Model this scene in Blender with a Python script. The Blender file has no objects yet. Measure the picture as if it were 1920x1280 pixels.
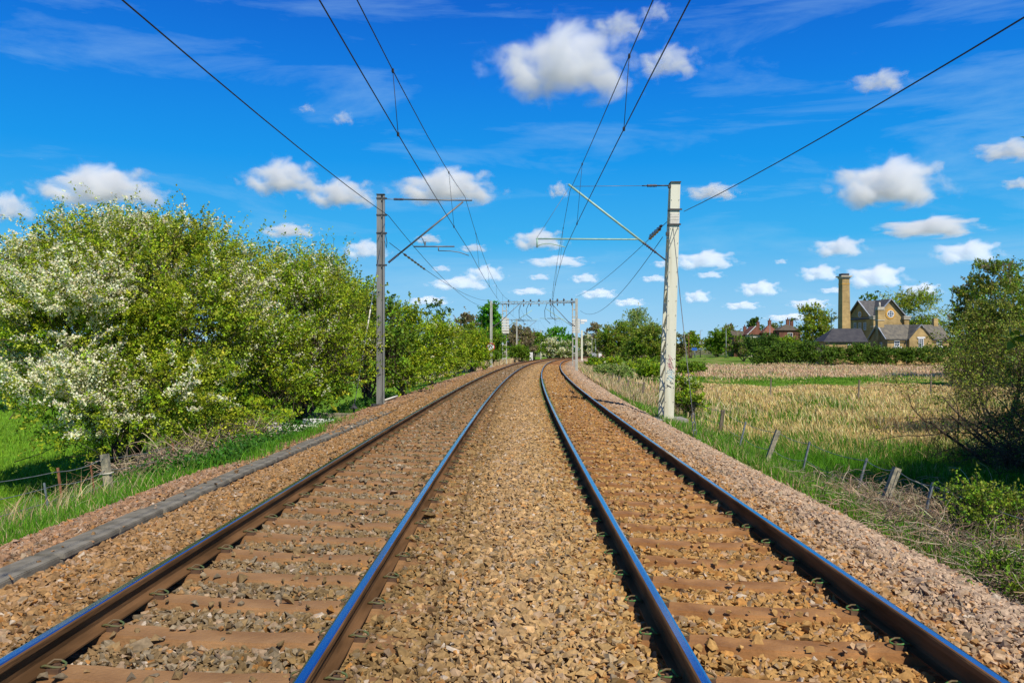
import bpy, bmesh, math, random
import numpy as np
from mathutils import Vector, Matrix, Euler
R = math.radians
scene = bpy.context.scene
COL = scene.collection
F_PX, HOR, CX, HC = 1549.0, 655.0, 960.0, 1.6      # focal length in photo pixels, horizon row, centre column, eye height

def P(px, py, d):
    return ((px - CX) / F_PX * d, d, HC + (HOR - py) / F_PX * d)
def PX(px, d):
    return (px - CX) / F_PX * d
def PZ(py, d):
    return HC + (HOR - py) / F_PX * d

# ------------------------------------------------------------------ the line of the railway
def Cx(y):
    y = np.asarray(y, float)
    far = 400.0
    return np.where(y < far, 0.00035 * y * y, 0.00035 * far * far + 0.00070 * far * (y - far)) - 0.03
def slope(y):
    return 0.0007 * np.minimum(np.asarray(y, float), 400.0)
def zt(y):
    y = np.asarray(y, float)
    t = np.maximum(0, np.minimum(y, 420) - 85) / 110.0
    return -0.35 * t ** 1.3
def at(u, y, z=0.0):
    """point u metres right of the middle of the two tracks, at distance y along the line"""
    s = float(slope(y)); n = math.hypot(1, s)
    return (float(Cx(y)) + u / n, float(y) - u * s / n, z + float(zt(y)))
CANT_U = [-4.5, -3.1, -0.5, 0.45, 3.0, 4.3]
CANT_Z = [0, .079, -.025, .05, -.052, 0]
def cant(u):
    return np.interp(u, CANT_U, CANT_Z)
BAL_U = [-5.3, -5.05, -4.3, -4.05, -3.76, -3.70, -3.2, -2.85, -2.62, -2.5, -.92, -.72, -.5, .0, .36, .52, .78, .95, 2.42, 2.62, 3.05, 3.5, 4.45, 4.7]
BAL_Z = [-.50, -.34, -.165, -.16, -.20, -.215, -.195, -.165, -.180, -.192, -.192, -.178, -.155, -.145, -.145, -.150, -.172, -.194, -.194, -.170, -.165, -.22, -.62, -.75]
def ballast_top(u, y):
    return np.interp(u, BAL_U, BAL_Z) + cant(u) + zt(y)
def H(x, y):
    """height of the ground"""
    x = np.asarray(x, float); y = np.asarray(y, float)
    u = x - Cx(y)
    prof = np.interp(u, [-400, -60, -14, -9, -6.6, -5.4, -4.9, 3.2, 4.4, 5.5, 7.5, 12, 400],
                     [-2.2, -2.0, -1.7, -1.45, -.75, -.45, -.36, -.33, -.70, -.98, -1.22, -1.25, -1.25])
    rise = np.interp(y, [0, 150, 320, 800, 3000], [0, 0, .75, 1.0, 1.0])
    prof = np.where(np.abs(u) > 7, prof + rise * np.clip((np.abs(u) - 7) / 12, 0, 1), prof)
    amp = np.clip((np.abs(u) - 5.2) / 3, 0, 1)
    n = .07 * np.sin(x * .9 + 1.3 * np.sin(y * .37)) + .06 * np.sin(y * .71 + x * .33) + .1 * np.sin(x * .13 + 2) * np.sin(y * .11)
    return prof + amp * n + zt(y) * np.clip((40 - np.abs(u)) / 30, 0, 1)
def Hs(x, y):
    return float(H(x, y))

# ------------------------------------------------------------------ materials
def new_mat(name):
    m = bpy.data.materials.new(name); m.use_nodes = True
    nt = m.node_tree
    for n in list(nt.nodes): nt.nodes.remove(n)
    out = nt.nodes.new('ShaderNodeOutputMaterial')
    return m, nt, out
def N(nt, t, **kw):
    n = nt.nodes.new(t)
    for k, v in kw.items(): setattr(n, k, v)
    return n
def surf(name, c1, c2=None, rough=.7, metal=0., scale=3., detail=6., bump=0., bscale=None, spec=.4, stretch=None, contrast=(.35, .65)):
    """plain procedural surface: two colours mixed by noise, with bump"""
    m, nt, out = new_mat(name)
    b = N(nt, 'ShaderNodeBsdfPrincipled')
    b.inputs['Roughness'].default_value = rough; b.inputs['Metallic'].default_value = metal
    b.inputs['Specular IOR Level'].default_value = spec
    tc = N(nt, 'ShaderNodeTexCoord')
    src = tc.outputs['Object']
    if stretch:
        mp = N(nt, 'ShaderNodeMapping'); mp.inputs['Scale'].default_value = stretch
        nt.links.new(src, mp.inputs[0]); src = mp.outputs[0]
    no = N(nt, 'ShaderNodeTexNoise'); no.inputs['Scale'].default_value = scale; no.inputs['Detail'].default_value = detail
    nt.links.new(src, no.inputs['Vector'])
    rp = N(nt, 'ShaderNodeValToRGB')
    rp.color_ramp.elements[0].position, rp.color_ramp.elements[1].position = contrast
    rp.color_ramp.elements[0].color = (*c1, 1); rp.color_ramp.elements[1].color = (*(c2 or c1), 1)
    nt.links.new(no.outputs['Fac'], rp.inputs[0]); nt.links.new(rp.outputs[0], b.inputs['Base Color'])
    if bump:
        n2 = N(nt, 'ShaderNodeTexNoise'); n2.inputs['Scale'].default_value = bscale or scale * 4; n2.inputs['Detail'].default_value = 4
        nt.links.new(src, n2.inputs['Vector'])
        bp = N(nt, 'ShaderNodeBump'); bp.inputs['Strength'].default_value = bump; bp.inputs['Distance'].default_value = .02
        nt.links.new(n2.outputs['Fac'], bp.inputs['Height']); nt.links.new(bp.outputs[0], b.inputs['Normal'])
    nt.links.new(b.outputs[0], out.inputs[0])
    return m
def attr_mat(name, rough=.6, trans=0., spec=.25, noise=None, bump=0.):
    """colour comes from the mesh's own 'col' attribute (one random colour per leaf, blade or stone)"""
    m, nt, out = new_mat(name)
    a = N(nt, 'ShaderNodeAttribute', attribute_name='col')
    b = N(nt, 'ShaderNodeBsdfPrincipled'); b.inputs['Roughness'].default_value = rough; b.inputs['Specular IOR Level'].default_value = spec
    c = a.outputs['Color']
    if noise:
        tc = N(nt, 'ShaderNodeTexCoord'); no = N(nt, 'ShaderNodeTexNoise'); no.inputs['Scale'].default_value = noise[0]; no.inputs['Detail'].default_value = 5
        nt.links.new(tc.outputs['Object'], no.inputs['Vector'])
        mr = N(nt, 'ShaderNodeMapRange'); mr.inputs[1].default_value = .3; mr.inputs[2].default_value = .7
        mr.inputs[3].default_value = 1 - noise[1]; mr.inputs[4].default_value = 1 + noise[1]
        nt.links.new(no.outputs['Fac'], mr.inputs[0])
        mx = N(nt, 'ShaderNodeMix', data_type='RGBA', blend_type='MULTIPLY'); mx.inputs[0].default_value = 1
        nt.links.new(c, mx.inputs[6]); nt.links.new(mr.outputs[0], mx.inputs[7]); c = mx.outputs[2]
        if bump:
            bp = N(nt, 'ShaderNodeBump'); bp.inputs['Strength'].default_value = bump; bp.inputs['Distance'].default_value = .05
            nt.links.new(no.outputs['Fac'], bp.inputs['Height']); nt.links.new(bp.outputs[0], b.inputs['Normal'])
    nt.links.new(c, b.inputs['Base Color'])
    if trans:
        t = N(nt, 'ShaderNodeBsdfTranslucent'); nt.links.new(c, t.inputs['Color'])
        ms = N(nt, 'ShaderNodeMixShader'); ms.inputs[0].default_value = trans
        nt.links.new(b.outputs[0], ms.inputs[1]); nt.links.new(t.outputs[0], ms.inputs[2]); nt.links.new(ms.outputs[0], out.inputs[0])
    else:
        nt.links.new(b.outputs[0], out.inputs[0])
    return m
def brick(name, c1, c2, mortar, sc=1.0):
    m, nt, out = new_mat(name)
    b = N(nt, 'ShaderNodeBsdfPrincipled'); b.inputs['Roughness'].default_value = .85; b.inputs['Specular IOR Level'].default_value = .2
    tc = N(nt, 'ShaderNodeTexCoord'); sp = N(nt, 'ShaderNodeSeparateXYZ'); cb = N(nt, 'ShaderNodeCombineXYZ'); ad = N(nt, 'ShaderNodeMath', operation='ADD')
    nt.links.new(tc.outputs['Object'], sp.inputs[0]); nt.links.new(sp.outputs[0], ad.inputs[0]); nt.links.new(sp.outputs[1], ad.inputs[1])
    nt.links.new(ad.outputs[0], cb.inputs[0]); nt.links.new(sp.outputs[2], cb.inputs[1])
    br = N(nt, 'ShaderNodeTexBrick'); br.inputs['Scale'].default_value = 1; br.inputs['Brick Width'].default_value = .45 * sc; br.inputs['Row Height'].default_value = .15 * sc
    br.inputs['Mortar Size'].default_value = .012
    br.inputs['Color1'].default_value = (*c1, 1); br.inputs['Color2'].default_value = (*c2, 1); br.inputs['Mortar'].default_value = (*mortar, 1)
    nt.links.new(cb.outputs[0], br.inputs['Vector'])
    no = N(nt, 'ShaderNodeTexNoise'); no.inputs['Scale'].default_value = .6; no.inputs['Detail'].default_value = 8
    nt.links.new(tc.outputs['Object'], no.inputs['Vector'])
    mr = N(nt, 'ShaderNodeMapRange'); mr.inputs[1].default_value = .3; mr.inputs[2].default_value = .7; mr.inputs[3].default_value = .65; mr.inputs[4].default_value = 1.2
    nt.links.new(no.outputs['Fac'], mr.inputs[0])
    mx = N(nt, 'ShaderNodeMix', data_type='RGBA', blend_type='MULTIPLY'); mx.inputs[0].default_value = 1
    nt.links.new(br.outputs['Color'], mx.inputs[6]); nt.links.new(mr.outputs[0], mx.inputs[7])
    nt.links.new(mx.outputs[2], b.inputs['Base Color']); nt.links.new(b.outputs[0], out.inputs[0])
    return m

M = dict(
    rust=surf('rusty_rail_steel', (.085, .045, .02), (.19, .10, .045), rough=.95, scale=9, bump=.35, stretch=(1, .15, 1), spec=.05),
    railtop=surf('polished_rail_head', (.42, .44, .52), (.56, .57, .64), rough=.17, metal=1., scale=2.5, stretch=(1, .08, 1)),
    sleeper=surf('rust_stained_concrete', (.22, .095, .028), (.40, .20, .07), rough=.85, scale=3.5, bump=.35, bscale=40),
    sleeper_grey=surf('brown_stained_concrete', (.22, .11, .042), (.36, .20, .085), rough=.85, scale=2.2, bump=.35, bscale=40),
    clip=surf('brown_spring_clip', (.13, .085, .04), (.09, .13, .045), rough=.6, scale=14, contrast=(.5, .68)),
    clip_green=surf('green_spring_clip', (.05, .30, .06), (.13, .085, .035), rough=.6, scale=22, contrast=(.40, .52)),
    insul=surf('clip_insulator', (.16, .09, .045), (.09, .05, .03), rough=.7, scale=20),
    concrete=surf('weathered_concrete', (.24, .22, .19), (.42, .40, .35), rough=.9, scale=5, bump=.4, bscale=60),
    lid=surf('dark_trough_lid', (.14, .128, .10), (.28, .255, .205), rough=.95, spec=.1, scale=4.5, bump=.3, bscale=60),
    lichen=surf('lichen_concrete', (.20, .19, .14), (.42, .36, .24), rough=.95, scale=14, bump=.5, bscale=70),
    slab=surf('pale_slab', (.55, .51, .42), (.72, .70, .62), rough=.9, scale=4, bump=.3),
    cream=surf('cream_mast_paint', (.50, .47, .33), (.72, .71, .56), rough=.6, scale=5, stretch=(1, 1, .10), bump=.15, contrast=(.25, .52)),
    galv=surf('galvanised_steel', (.20, .20, .19), (.30, .30, .28), rough=.5, metal=.3, scale=5, stretch=(1, 1, .2)),
    galv_dark=surf('dark_steel', (.05, .052, .055), (.09, .09, .09), rough=.55, metal=.3, scale=8),
    farpole=surf('pale_grey_pole', (.36, .36, .31), (.48, .47, .40), rough=.6, scale=2),
    verdi=surf('green_copper_tube', (.28, .47, .36), (.42, .58, .47), rough=.5, scale=6),
    greytube=surf('grey_steel_tube', (.13, .14, .15), (.22, .22, .22), rough=.5, metal=.4, scale=6),
    wire=surf('dark_overhead_wire', (.018, .02, .026), (.03, .032, .04), rough=.6, scale=10),
    porcelain=surf('brown_porcelain', (.05, .04, .05), (.09, .07, .07), rough=.25, scale=10, spec=.6),
    white=surf('white_paint', (.72, .72, .70), (.82, .82, .80), rough=.5, scale=4),
    signred=surf('sign_red', (.55, .035, .02), (.62, .05, .03), rough=.4, scale=6),
    black=surf('black_paint', (.012, .012, .013), (.02, .02, .02), rough=.5, scale=6),
    grafr=surf('pink_spray_paint', (.60, .32, .34), (.66, .42, .40), rough=.6, scale=6),
    grafb=surf('pale_blue_spray_paint', (.25, .48, .62), (.36, .56, .66), rough=.6, scale=6),
    wood=surf('weathered_wood', (.13, .10, .07), (.25, .20, .14), rough=.9, scale=6, stretch=(1, 1, .15), bump=.4),
    bark=surf('grey_brown_bark', (.07, .055, .04), (.15, .12, .09), rough=.95, scale=8, stretch=(1, 1, .3), bump=.5),
    barkdark=surf('dark_twig_bark', (.035, .026, .018), (.085, .062, .042), rough=.95, scale=8),
    rusty=surf('rusty_stake', (.20, .07, .03), (.28, .12, .06), rough=.8, scale=12),
    stake=surf('galvanised_stake', (.16, .18, .20), (.28, .30, .32), rough=.5, metal=.4, scale=12),
    yellowbrick=brick('yellow_stock_brick', (.52, .36, .14), (.40, .27, .105), (.38, .30, .19)),
    buff=surf('buff_stone_trim', (.40, .36, .27), (.55, .50, .40), rough=.85, scale=3),
    orangebrick=surf('orange_brick_ring', (.52, .28, .05), (.60, .35, .08), rough=.85, scale=6),
    redbrick=brick('red_brick', (.22, .08, .045), (.16, .055, .035), (.2, .15, .12)),
    slate=surf('grey_slate', (.075, .075, .08), (.13, .125, .12), rough=.75, scale=1.4, stretch=(3, 1, 1)),
    slate_dark=surf('dark_slate', (.035, .035, .045), (.06, .058, .065), rough=.75, scale=1.4),
    slate_old=surf('lichened_slate', (.10, .095, .085), (.19, .17, .13), rough=.85, scale=1.1, stretch=(2, 1, 1)),
    redtile=surf('red_clay_tile', (.17, .065, .04), (.25, .10, .065), rough=.85, scale=1.6),
    browntile=surf('brown_clay_tile', (.085, .07, .05), (.14, .11, .08), rough=.85, scale=1.6),
    glass=surf('dark_window_glass', (.03, .04, .06), (.05, .065, .09), rough=.08, scale=1.0, spec=.8),
    lead=surf('lead_flashing', (.30, .33, .38), (.4, .43, .47), rough=.6, scale=4),
    render_=surf('cream_render', (.5, .45, .36), (.6, .55, .45), rough=.9, scale=2),
    bluebox=surf('pale_grey_cabinet', (.42, .45, .48), (.52, .55, .58), rough=.6, scale=3),
    pinkbox=surf('faded_red_cabinet', (.40, .20, .17), (.48, .26, .22), rough=.6, scale=3),
    bluesign=surf('blue_sign_face', (.02, .10, .42), (.03, .13, .5), rough=.5, scale=3),
    leaf=attr_mat('leaves', rough=.5, trans=.26, spec=.25),
    petal=attr_mat('petals', rough=.7, trans=.25, spec=.2),
    blade=attr_mat('grass_blades', rough=.6, trans=.25, spec=.2),
    twig=attr_mat('dry_twigs', rough=.9, spec=.1),
    stone=attr_mat('crushed_stone', rough=.9, spec=.15, noise=(38., .28)),
    earth=attr_mat('field_earth', rough=.95, spec=.05, noise=(2.2, .35), bump=.4),
)

def ballast_bed_mat():
    m, nt, out = new_mat('ballast_bed')
    a = N(nt, 'ShaderNodeAttribute', attribute_name='col')
    b = N(nt, 'ShaderNodeBsdfPrincipled'); b.inputs['Roughness'].default_value = .95; b.inputs['Specular IOR Level'].default_value = .1
    tc = N(nt, 'ShaderNodeTexCoord')
    vo = N(nt, 'ShaderNodeTexVoronoi'); vo.inputs['Scale'].default_value = 17
    nt.links.new(tc.outputs['Object'], vo.inputs['Vector'])
    sp = N(nt, 'ShaderNodeSeparateColor'); nt.links.new(vo.outputs['Color'], sp.inputs[0])
    mr = N(nt, 'ShaderNodeMapRange'); mr.inputs[3].default_value = .55; mr.inputs[4].default_value = 1.4
    nt.links.new(sp.outputs[0], mr.inputs[0])
    mx = N(nt, 'ShaderNodeMix', data_type='RGBA', blend_type='MULTIPLY'); mx.inputs[0].default_value = 1
    nt.links.new(a.outputs['Color'], mx.inputs[6]); nt.links.new(mr.outputs[0], mx.inputs[7])
    no = N(nt, 'ShaderNodeTexNoise'); no.inputs['Scale'].default_value = .8; no.inputs['Detail'].default_value = 6
    nt.links.new(tc.outputs['Object'], no.inputs['Vector'])
    m2 = N(nt, 'ShaderNodeMapRange'); m2.inputs[1].default_value = .3; m2.inputs[2].default_value = .7; m2.inputs[3].default_value = .8; m2.inputs[4].default_value = 1.2
    nt.links.new(no.outputs['Fac'], m2.inputs[0])
    my = N(nt, 'ShaderNodeMix', data_type='RGBA', blend_type='MULTIPLY'); my.inputs[0].default_value = 1
    nt.links.new(mx.outputs[2], my.inputs[6]); nt.links.new(m2.outputs[0], my.inputs[7])
    bp = N(nt, 'ShaderNodeBump'); bp.inputs['Strength'].default_value = 1; bp.inputs['Distance'].default_value = .05; bp.invert = True
    nt.links.new(vo.outputs['Distance'], bp.inputs['Height']); nt.links.new(bp.outputs[0], b.inputs['Normal'])
    nt.links.new(my.outputs[2], b.inputs['Base Color']); nt.links.new(b.outputs[0], out.inputs[0])
    return m
M['bed'] = ballast_bed_mat()

# ------------------------------------------------------------------ objects
def tag(o, label=None, cat=None, group=None, kind=None):
    if label: o['label'] = label
    if cat: o['category'] = cat
    if group: o['group'] = group
    if kind: o['kind'] = kind
    return o
def thing(name, label, cat, loc=(0, 0, 0), rz=0., group=None):
    o = bpy.data.objects.new(name, None); COL.objects.link(o)
    o.location = loc; o.rotation_euler = (0, 0, rz); o.empty_display_size = .2
    return tag(o, label, cat, group)
def link(name, me, mat, parent=None):
    o = bpy.data.objects.new(name, me); COL.objects.link(o)
    for m in (mat if isinstance(mat, (list, tuple)) else [mat]):
        if m is not None: me.materials.append(m)
    if parent is not None: o.parent = parent
    return o
def np_mesh(name, V, faces, cols=None, mi=None, smooth=False):
    """faces: list of (n,k) index arrays; cols: one colour per vertex"""
    me = bpy.data.meshes.new(name)
    V = np.asarray(V, np.float32)
    me.vertices.add(len(V)); me.vertices.foreach_set('co', V.ravel())
    faces = [np.asarray(f, np.int32) for f in faces if len(f)]
    li = np.concatenate([f.ravel() for f in faces]); tot = np.concatenate([np.full(len(f), f.shape[1], np.int32) for f in faces])
    st = np.concatenate([[0], np.cumsum(tot)[:-1]]).astype(np.int32)
    me.loops.add(len(li)); me.loops.foreach_set('vertex_index', li)
    me.polygons.add(len(tot)); me.polygons.foreach_set('loop_start', st); me.polygons.foreach_set('loop_total', tot)
    if mi is not None: me.polygons.foreach_set('material_index', np.asarray(mi, np.int32))
    me.polygons.foreach_set('use_smooth', np.full(len(tot), bool(smooth)))
    if cols is not None:
        a = me.attributes.new('col', 'FLOAT_COLOR', 'POINT')
        c = np.ones((len(V), 4), np.float32); c[:, :3] = cols
        a.data.foreach_set('color', c.ravel())
    me.update(calc_edges=True)
    return me
class MB:
    """collects solid shapes into one mesh"""
    def __init__(s): s.v = []; s.f = []; s.sm = []
    def add(s, vs, fs, smooth=False):
        o = len(s.v); s.v += [tuple(v) for v in vs]
        for f in fs: s.f.append([i + o for i in f]); s.sm.append(smooth)
        return s
    def box(s, c, size, rz=0., rot=None, taper=1.):
        hx, hy, hz = size[0] / 2, size[1] / 2, size[2] / 2
        m = rot or Matrix.Rotation(rz, 3, 'Z')
        vs = []
        for z in (-1, 1):
            k = 1 if z < 0 else taper
            for x, y in ((-1, -1), (1, -1), (1, 1), (-1, 1)):
                vs.append(Vector(c) + m @ Vector((x * hx * k, y * hy * k, z * hz)))
        return s.add(vs, [(3, 2, 1, 0), (4, 5, 6, 7), (0, 1, 5, 4), (1, 2, 6, 5), (2, 3, 7, 6), (3, 0, 4, 7)])
    def bar(s, a, b, w, h=None, up=(0, 0, 1)):
        a, b = Vector(a), Vector(b); d = (b - a); L = d.length; d.normalize(); h = h or w
        u = Vector(up)
        if abs(d.dot(u)) > .98: u = Vector((0, 1, 0))
        x = d.cross(u).normalized(); y = x.cross(d)
        vs = [p + x * (sx * w / 2) + y * (sy * h / 2) for p in (a, b) for sx, sy in ((-1, -1), (1, -1), (1, 1), (-1, 1))]
        return s.add(vs, [(3, 2, 1, 0), (4, 5, 6, 7), (0, 1, 5, 4), (1, 2, 6, 5), (2, 3, 7, 6), (3, 0, 4, 7)])
    def tube(s, pts, r, n=6, cap=True, smooth=True):
        pts = [Vector(p) for p in pts]; k = len(pts); rs = r if isinstance(r, (list, tuple)) else [r] * k
        o = len(s.v)
        for i, p in enumerate(pts):
            t = (pts[min(i + 1, k - 1)] - pts[max(i - 1, 0)]).normalized()
            u = Vector((0, 0, 1)) if abs(t.z) < .9 else Vector((0, 1, 0))
            x = t.cross(u).normalized(); y = x.cross(t)
            for j in range(n):
                a = 2 * math.pi * j / n
                s.v.append(tuple(p + x * (math.cos(a) * rs[i]) + y * (math.sin(a) * rs[i])))
        for i in range(k - 1):
            for j in range(n):
                a, b = o + i * n + j, o + i * n + (j + 1) % n
                s.f.append([a, b, b + n, a + n]); s.sm.append(smooth)
        if cap:
            s.f.append([o + j for j in range(n)][::-1]); s.sm.append(False)
            s.f.append([o + (k - 1) * n + j for j in range(n)]); s.sm.append(False)
        return s
    def prism(s, poly, a, b):
        """poly: list of 3-D points, extruded by the vector a->b"""
        n = len(poly); d = Vector(b) - Vector(a)
        vs = [Vector(p) for p in poly] + [Vector(p) + d for p in poly]
        fs = [tuple(range(n))[::-1], tuple(range(n, 2 * n))] + [(i, (i + 1) % n, n + (i + 1) % n, n + i) for i in range(n)]
        return s.add(vs, fs)
    def mesh(s, name):
        me = bpy.data.meshes.new(name); me.from_pydata(s.v, [], s.f)
        me.polygons.foreach_set('use_smooth', s.sm); me.update()
        bm = bmesh.new(); bm.from_mesh(me); bmesh.ops.recalc_face_normals(bm, faces=bm.faces); bm.to_mesh(me); bm.free()
        return me
    def build(s, name, mat, parent=None, label=None):
        o = link(name, s.mesh(name), mat, parent)
        if label: o['label'] = label
        return o
def copy_obj(o, parent=None):
    c = o.copy(); COL.objects.link(c)
    if parent is not None: c.parent = parent
    return c

def tubes_np(polys, rad, sides=3):
    """polys (N,K,3), rad (N,K) -> V, quads"""
    Np, K, _ = polys.shape
    t = np.gradient(polys, axis=1); t /= np.linalg.norm(t, axis=2, keepdims=True) + 1e-9
    ref = np.array([.31, .23, .92]); x = np.cross(t, ref); x /= np.linalg.norm(x, axis=2, keepdims=True) + 1e-9
    y = np.cross(x, t)
    V = np.empty((Np, K, sides, 3))
    for j in range(sides):
        a = 2 * np.pi * j / sides
        V[:, :, j] = polys + (x * math.cos(a) + y * math.sin(a)) * rad[..., None]
    idx = np.arange(Np * K * sides).reshape(Np, K, sides)
    a = idx[:, :-1]; b = idx[:, 1:]
    q = np.stack([a, np.roll(a, -1, 2), np.roll(b, -1, 2), b], -1).reshape(-1, 4)
    return V.reshape(-1, 3), q
def unit(v):
    return v / (np.linalg.norm(v, axis=-1, keepdims=True) + 1e-9)
def palette(rng, n, cols, w=None, jit=.18):
    cols = np.array(cols, float); i = rng.choice(len(cols), n, p=w)
    return np.clip(cols[i] * (1 + jit * rng.standard_normal((n, 1))) * (1 + .08 * rng.standard_normal((n, 3))), .003, .9)

# ------------------------------------------------------------------ foliage
def leaves_mesh(name, pos, dirs, L, W, cols, rng):
    n = len(pos); d = unit(dirs); s = unit(np.cross(d, rng.standard_normal((n, 3)) * .6 + np.array([0, -.25, .75])))
    nrm = np.cross(d, s)
    L = np.broadcast_to(L, (n,))[:, None]; W = np.broadcast_to(W, (n,))[:, None]
    mid = pos + d * L * .45 + nrm * L * .12
    V = np.stack([pos, mid + s * W / 2, pos + d * L, mid - s * W / 2], 1).reshape(-1, 3)
    return np_mesh(name, V, [np.arange(n * 4).reshape(n, 4)], np.repeat(cols, 4, 0))
def foliage(rng, lobes, n_spray, per, slen, up=.45, shell=.55, clump=1.0, floor=None, spread=.10, gap=.75, bough=11):
    """sprays of leaves through a union of ellipsoids -> spray starts, directions, lengths and leaf positions/directions"""
    lob = np.array(lobes, float)
    area = (lob[:, 3] * lob[:, 5]) ** 1.0
    pos, out_ = [], []
    tot = 0
    ph = rng.uniform(0, 6.28, 6)
    nb = max(8, int(n_spray / bough)) if bough else n_spray
    while tot < nb:
        k = nb * 2
        i = rng.choice(len(lob), k, p=area / area.sum())
        q = unit(rng.standard_normal((k, 3))); q[:, 2] = np.where(q[:, 2] < -.55, -q[:, 2], q[:, 2])
        r = shell + (1 - shell) * rng.random(k) ** .6
        p = lob[i, :3] + q * lob[i, 3:] * r[:, None]
        f = 2.6 / max(.6, lob[:, 3].mean()) * clump
        g = np.sin(p[:, 0] * f + ph[0]) + np.sin(p[:, 1] * f * 1.1 + ph[1]) + np.sin(p[:, 2] * f * 1.3 + ph[2]) \
            + .8 * np.sin((p[:, 0] + p[:, 2]) * f * 2.3 + ph[3]) + .8 * np.sin((p[:, 1] - p[:, 2]) * f * 2.1 + ph[4])
        keep = g + rng.normal(0, 1.0, k) > -gap
        if floor is not None: keep &= p[:, 2] > floor + .15
        pos.append(p[keep]); out_.append(q[keep]); tot += keep.sum()
    pos = np.concatenate(pos)[:nb]; out_ = np.concatenate(out_)[:nb]
    if bough:
        # sprays gather on flattened boughs, with shade and gaps between them
        b = rng.integers(0, nb, n_spray); br_ = rng.uniform(.6, 1.3, nb)[b]
        pos = pos[b] + rng.standard_normal((n_spray, 3)) * np.array([.52, .52, .17]) * (slen * br_)[:, None]
        out_ = unit(out_[b] + .35 * rng.standard_normal((n_spray, 3)))
        if floor is not None: pos[:, 2] = np.maximum(pos[:, 2], floor + .05)
    d = unit(out_ * .8 + np.array([0, 0, up]) + rng.standard_normal((n_spray, 3)) * (.26 if bough else .38))
    L = slen * rng.uniform(.5, 1.25, n_spray)
    long_ = (rng.random(n_spray) < .07) & (out_[:, 2] > .1)
    L = np.where(long_, L * 2.0, L)
    t = rng.random((n_spray, per)) ** .8
    lp = pos[:, None] + d[:, None] * (L[:, None] * t)[..., None]
    lp[..., 2] += (.12 * np.sin(t * 3) - .10 * t * t) * L[:, None]
    lp += rng.standard_normal(lp.shape) * np.array([1, 1, .55]) * (spread * slen * (1.05 - .75 * t))[..., None]
    ld = unit(d[:, None] * .5 + rng.standard_normal(lp.shape) * .75 + np.array([0, 0, .05]))
    return pos, d, L, lp, ld, t
GREEN_MAY = [(.28, .38, .012), (.37, .45, .02), (.14, .22, .010), (.44, .50, .045)]
GREEN_MID = [(.16, .28, .014), (.21, .33, .018), (.11, .21, .011)]
GREEN_DARK = [(.06, .13, .014), (.085, .16, .016), (.10, .18, .018)]
GREEN_LIME = [(.30, .41, .012), (.38, .46, .02), (.20, .32, .010)]
OLIVE = [(.25, .29, .03), (.31, .33, .045), (.18, .22, .025)]
BROWNISH = [(.26, .215, .10), (.21, .18, .09), (.20, .21, .05), (.30, .25, .14)]
SAGE = [(.26, .35, .08), (.31, .38, .10), (.20, .30, .06)]
PETALS = [(.86, .83, .54), (.80, .77, .44), (.88, .86, .62)]

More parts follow.
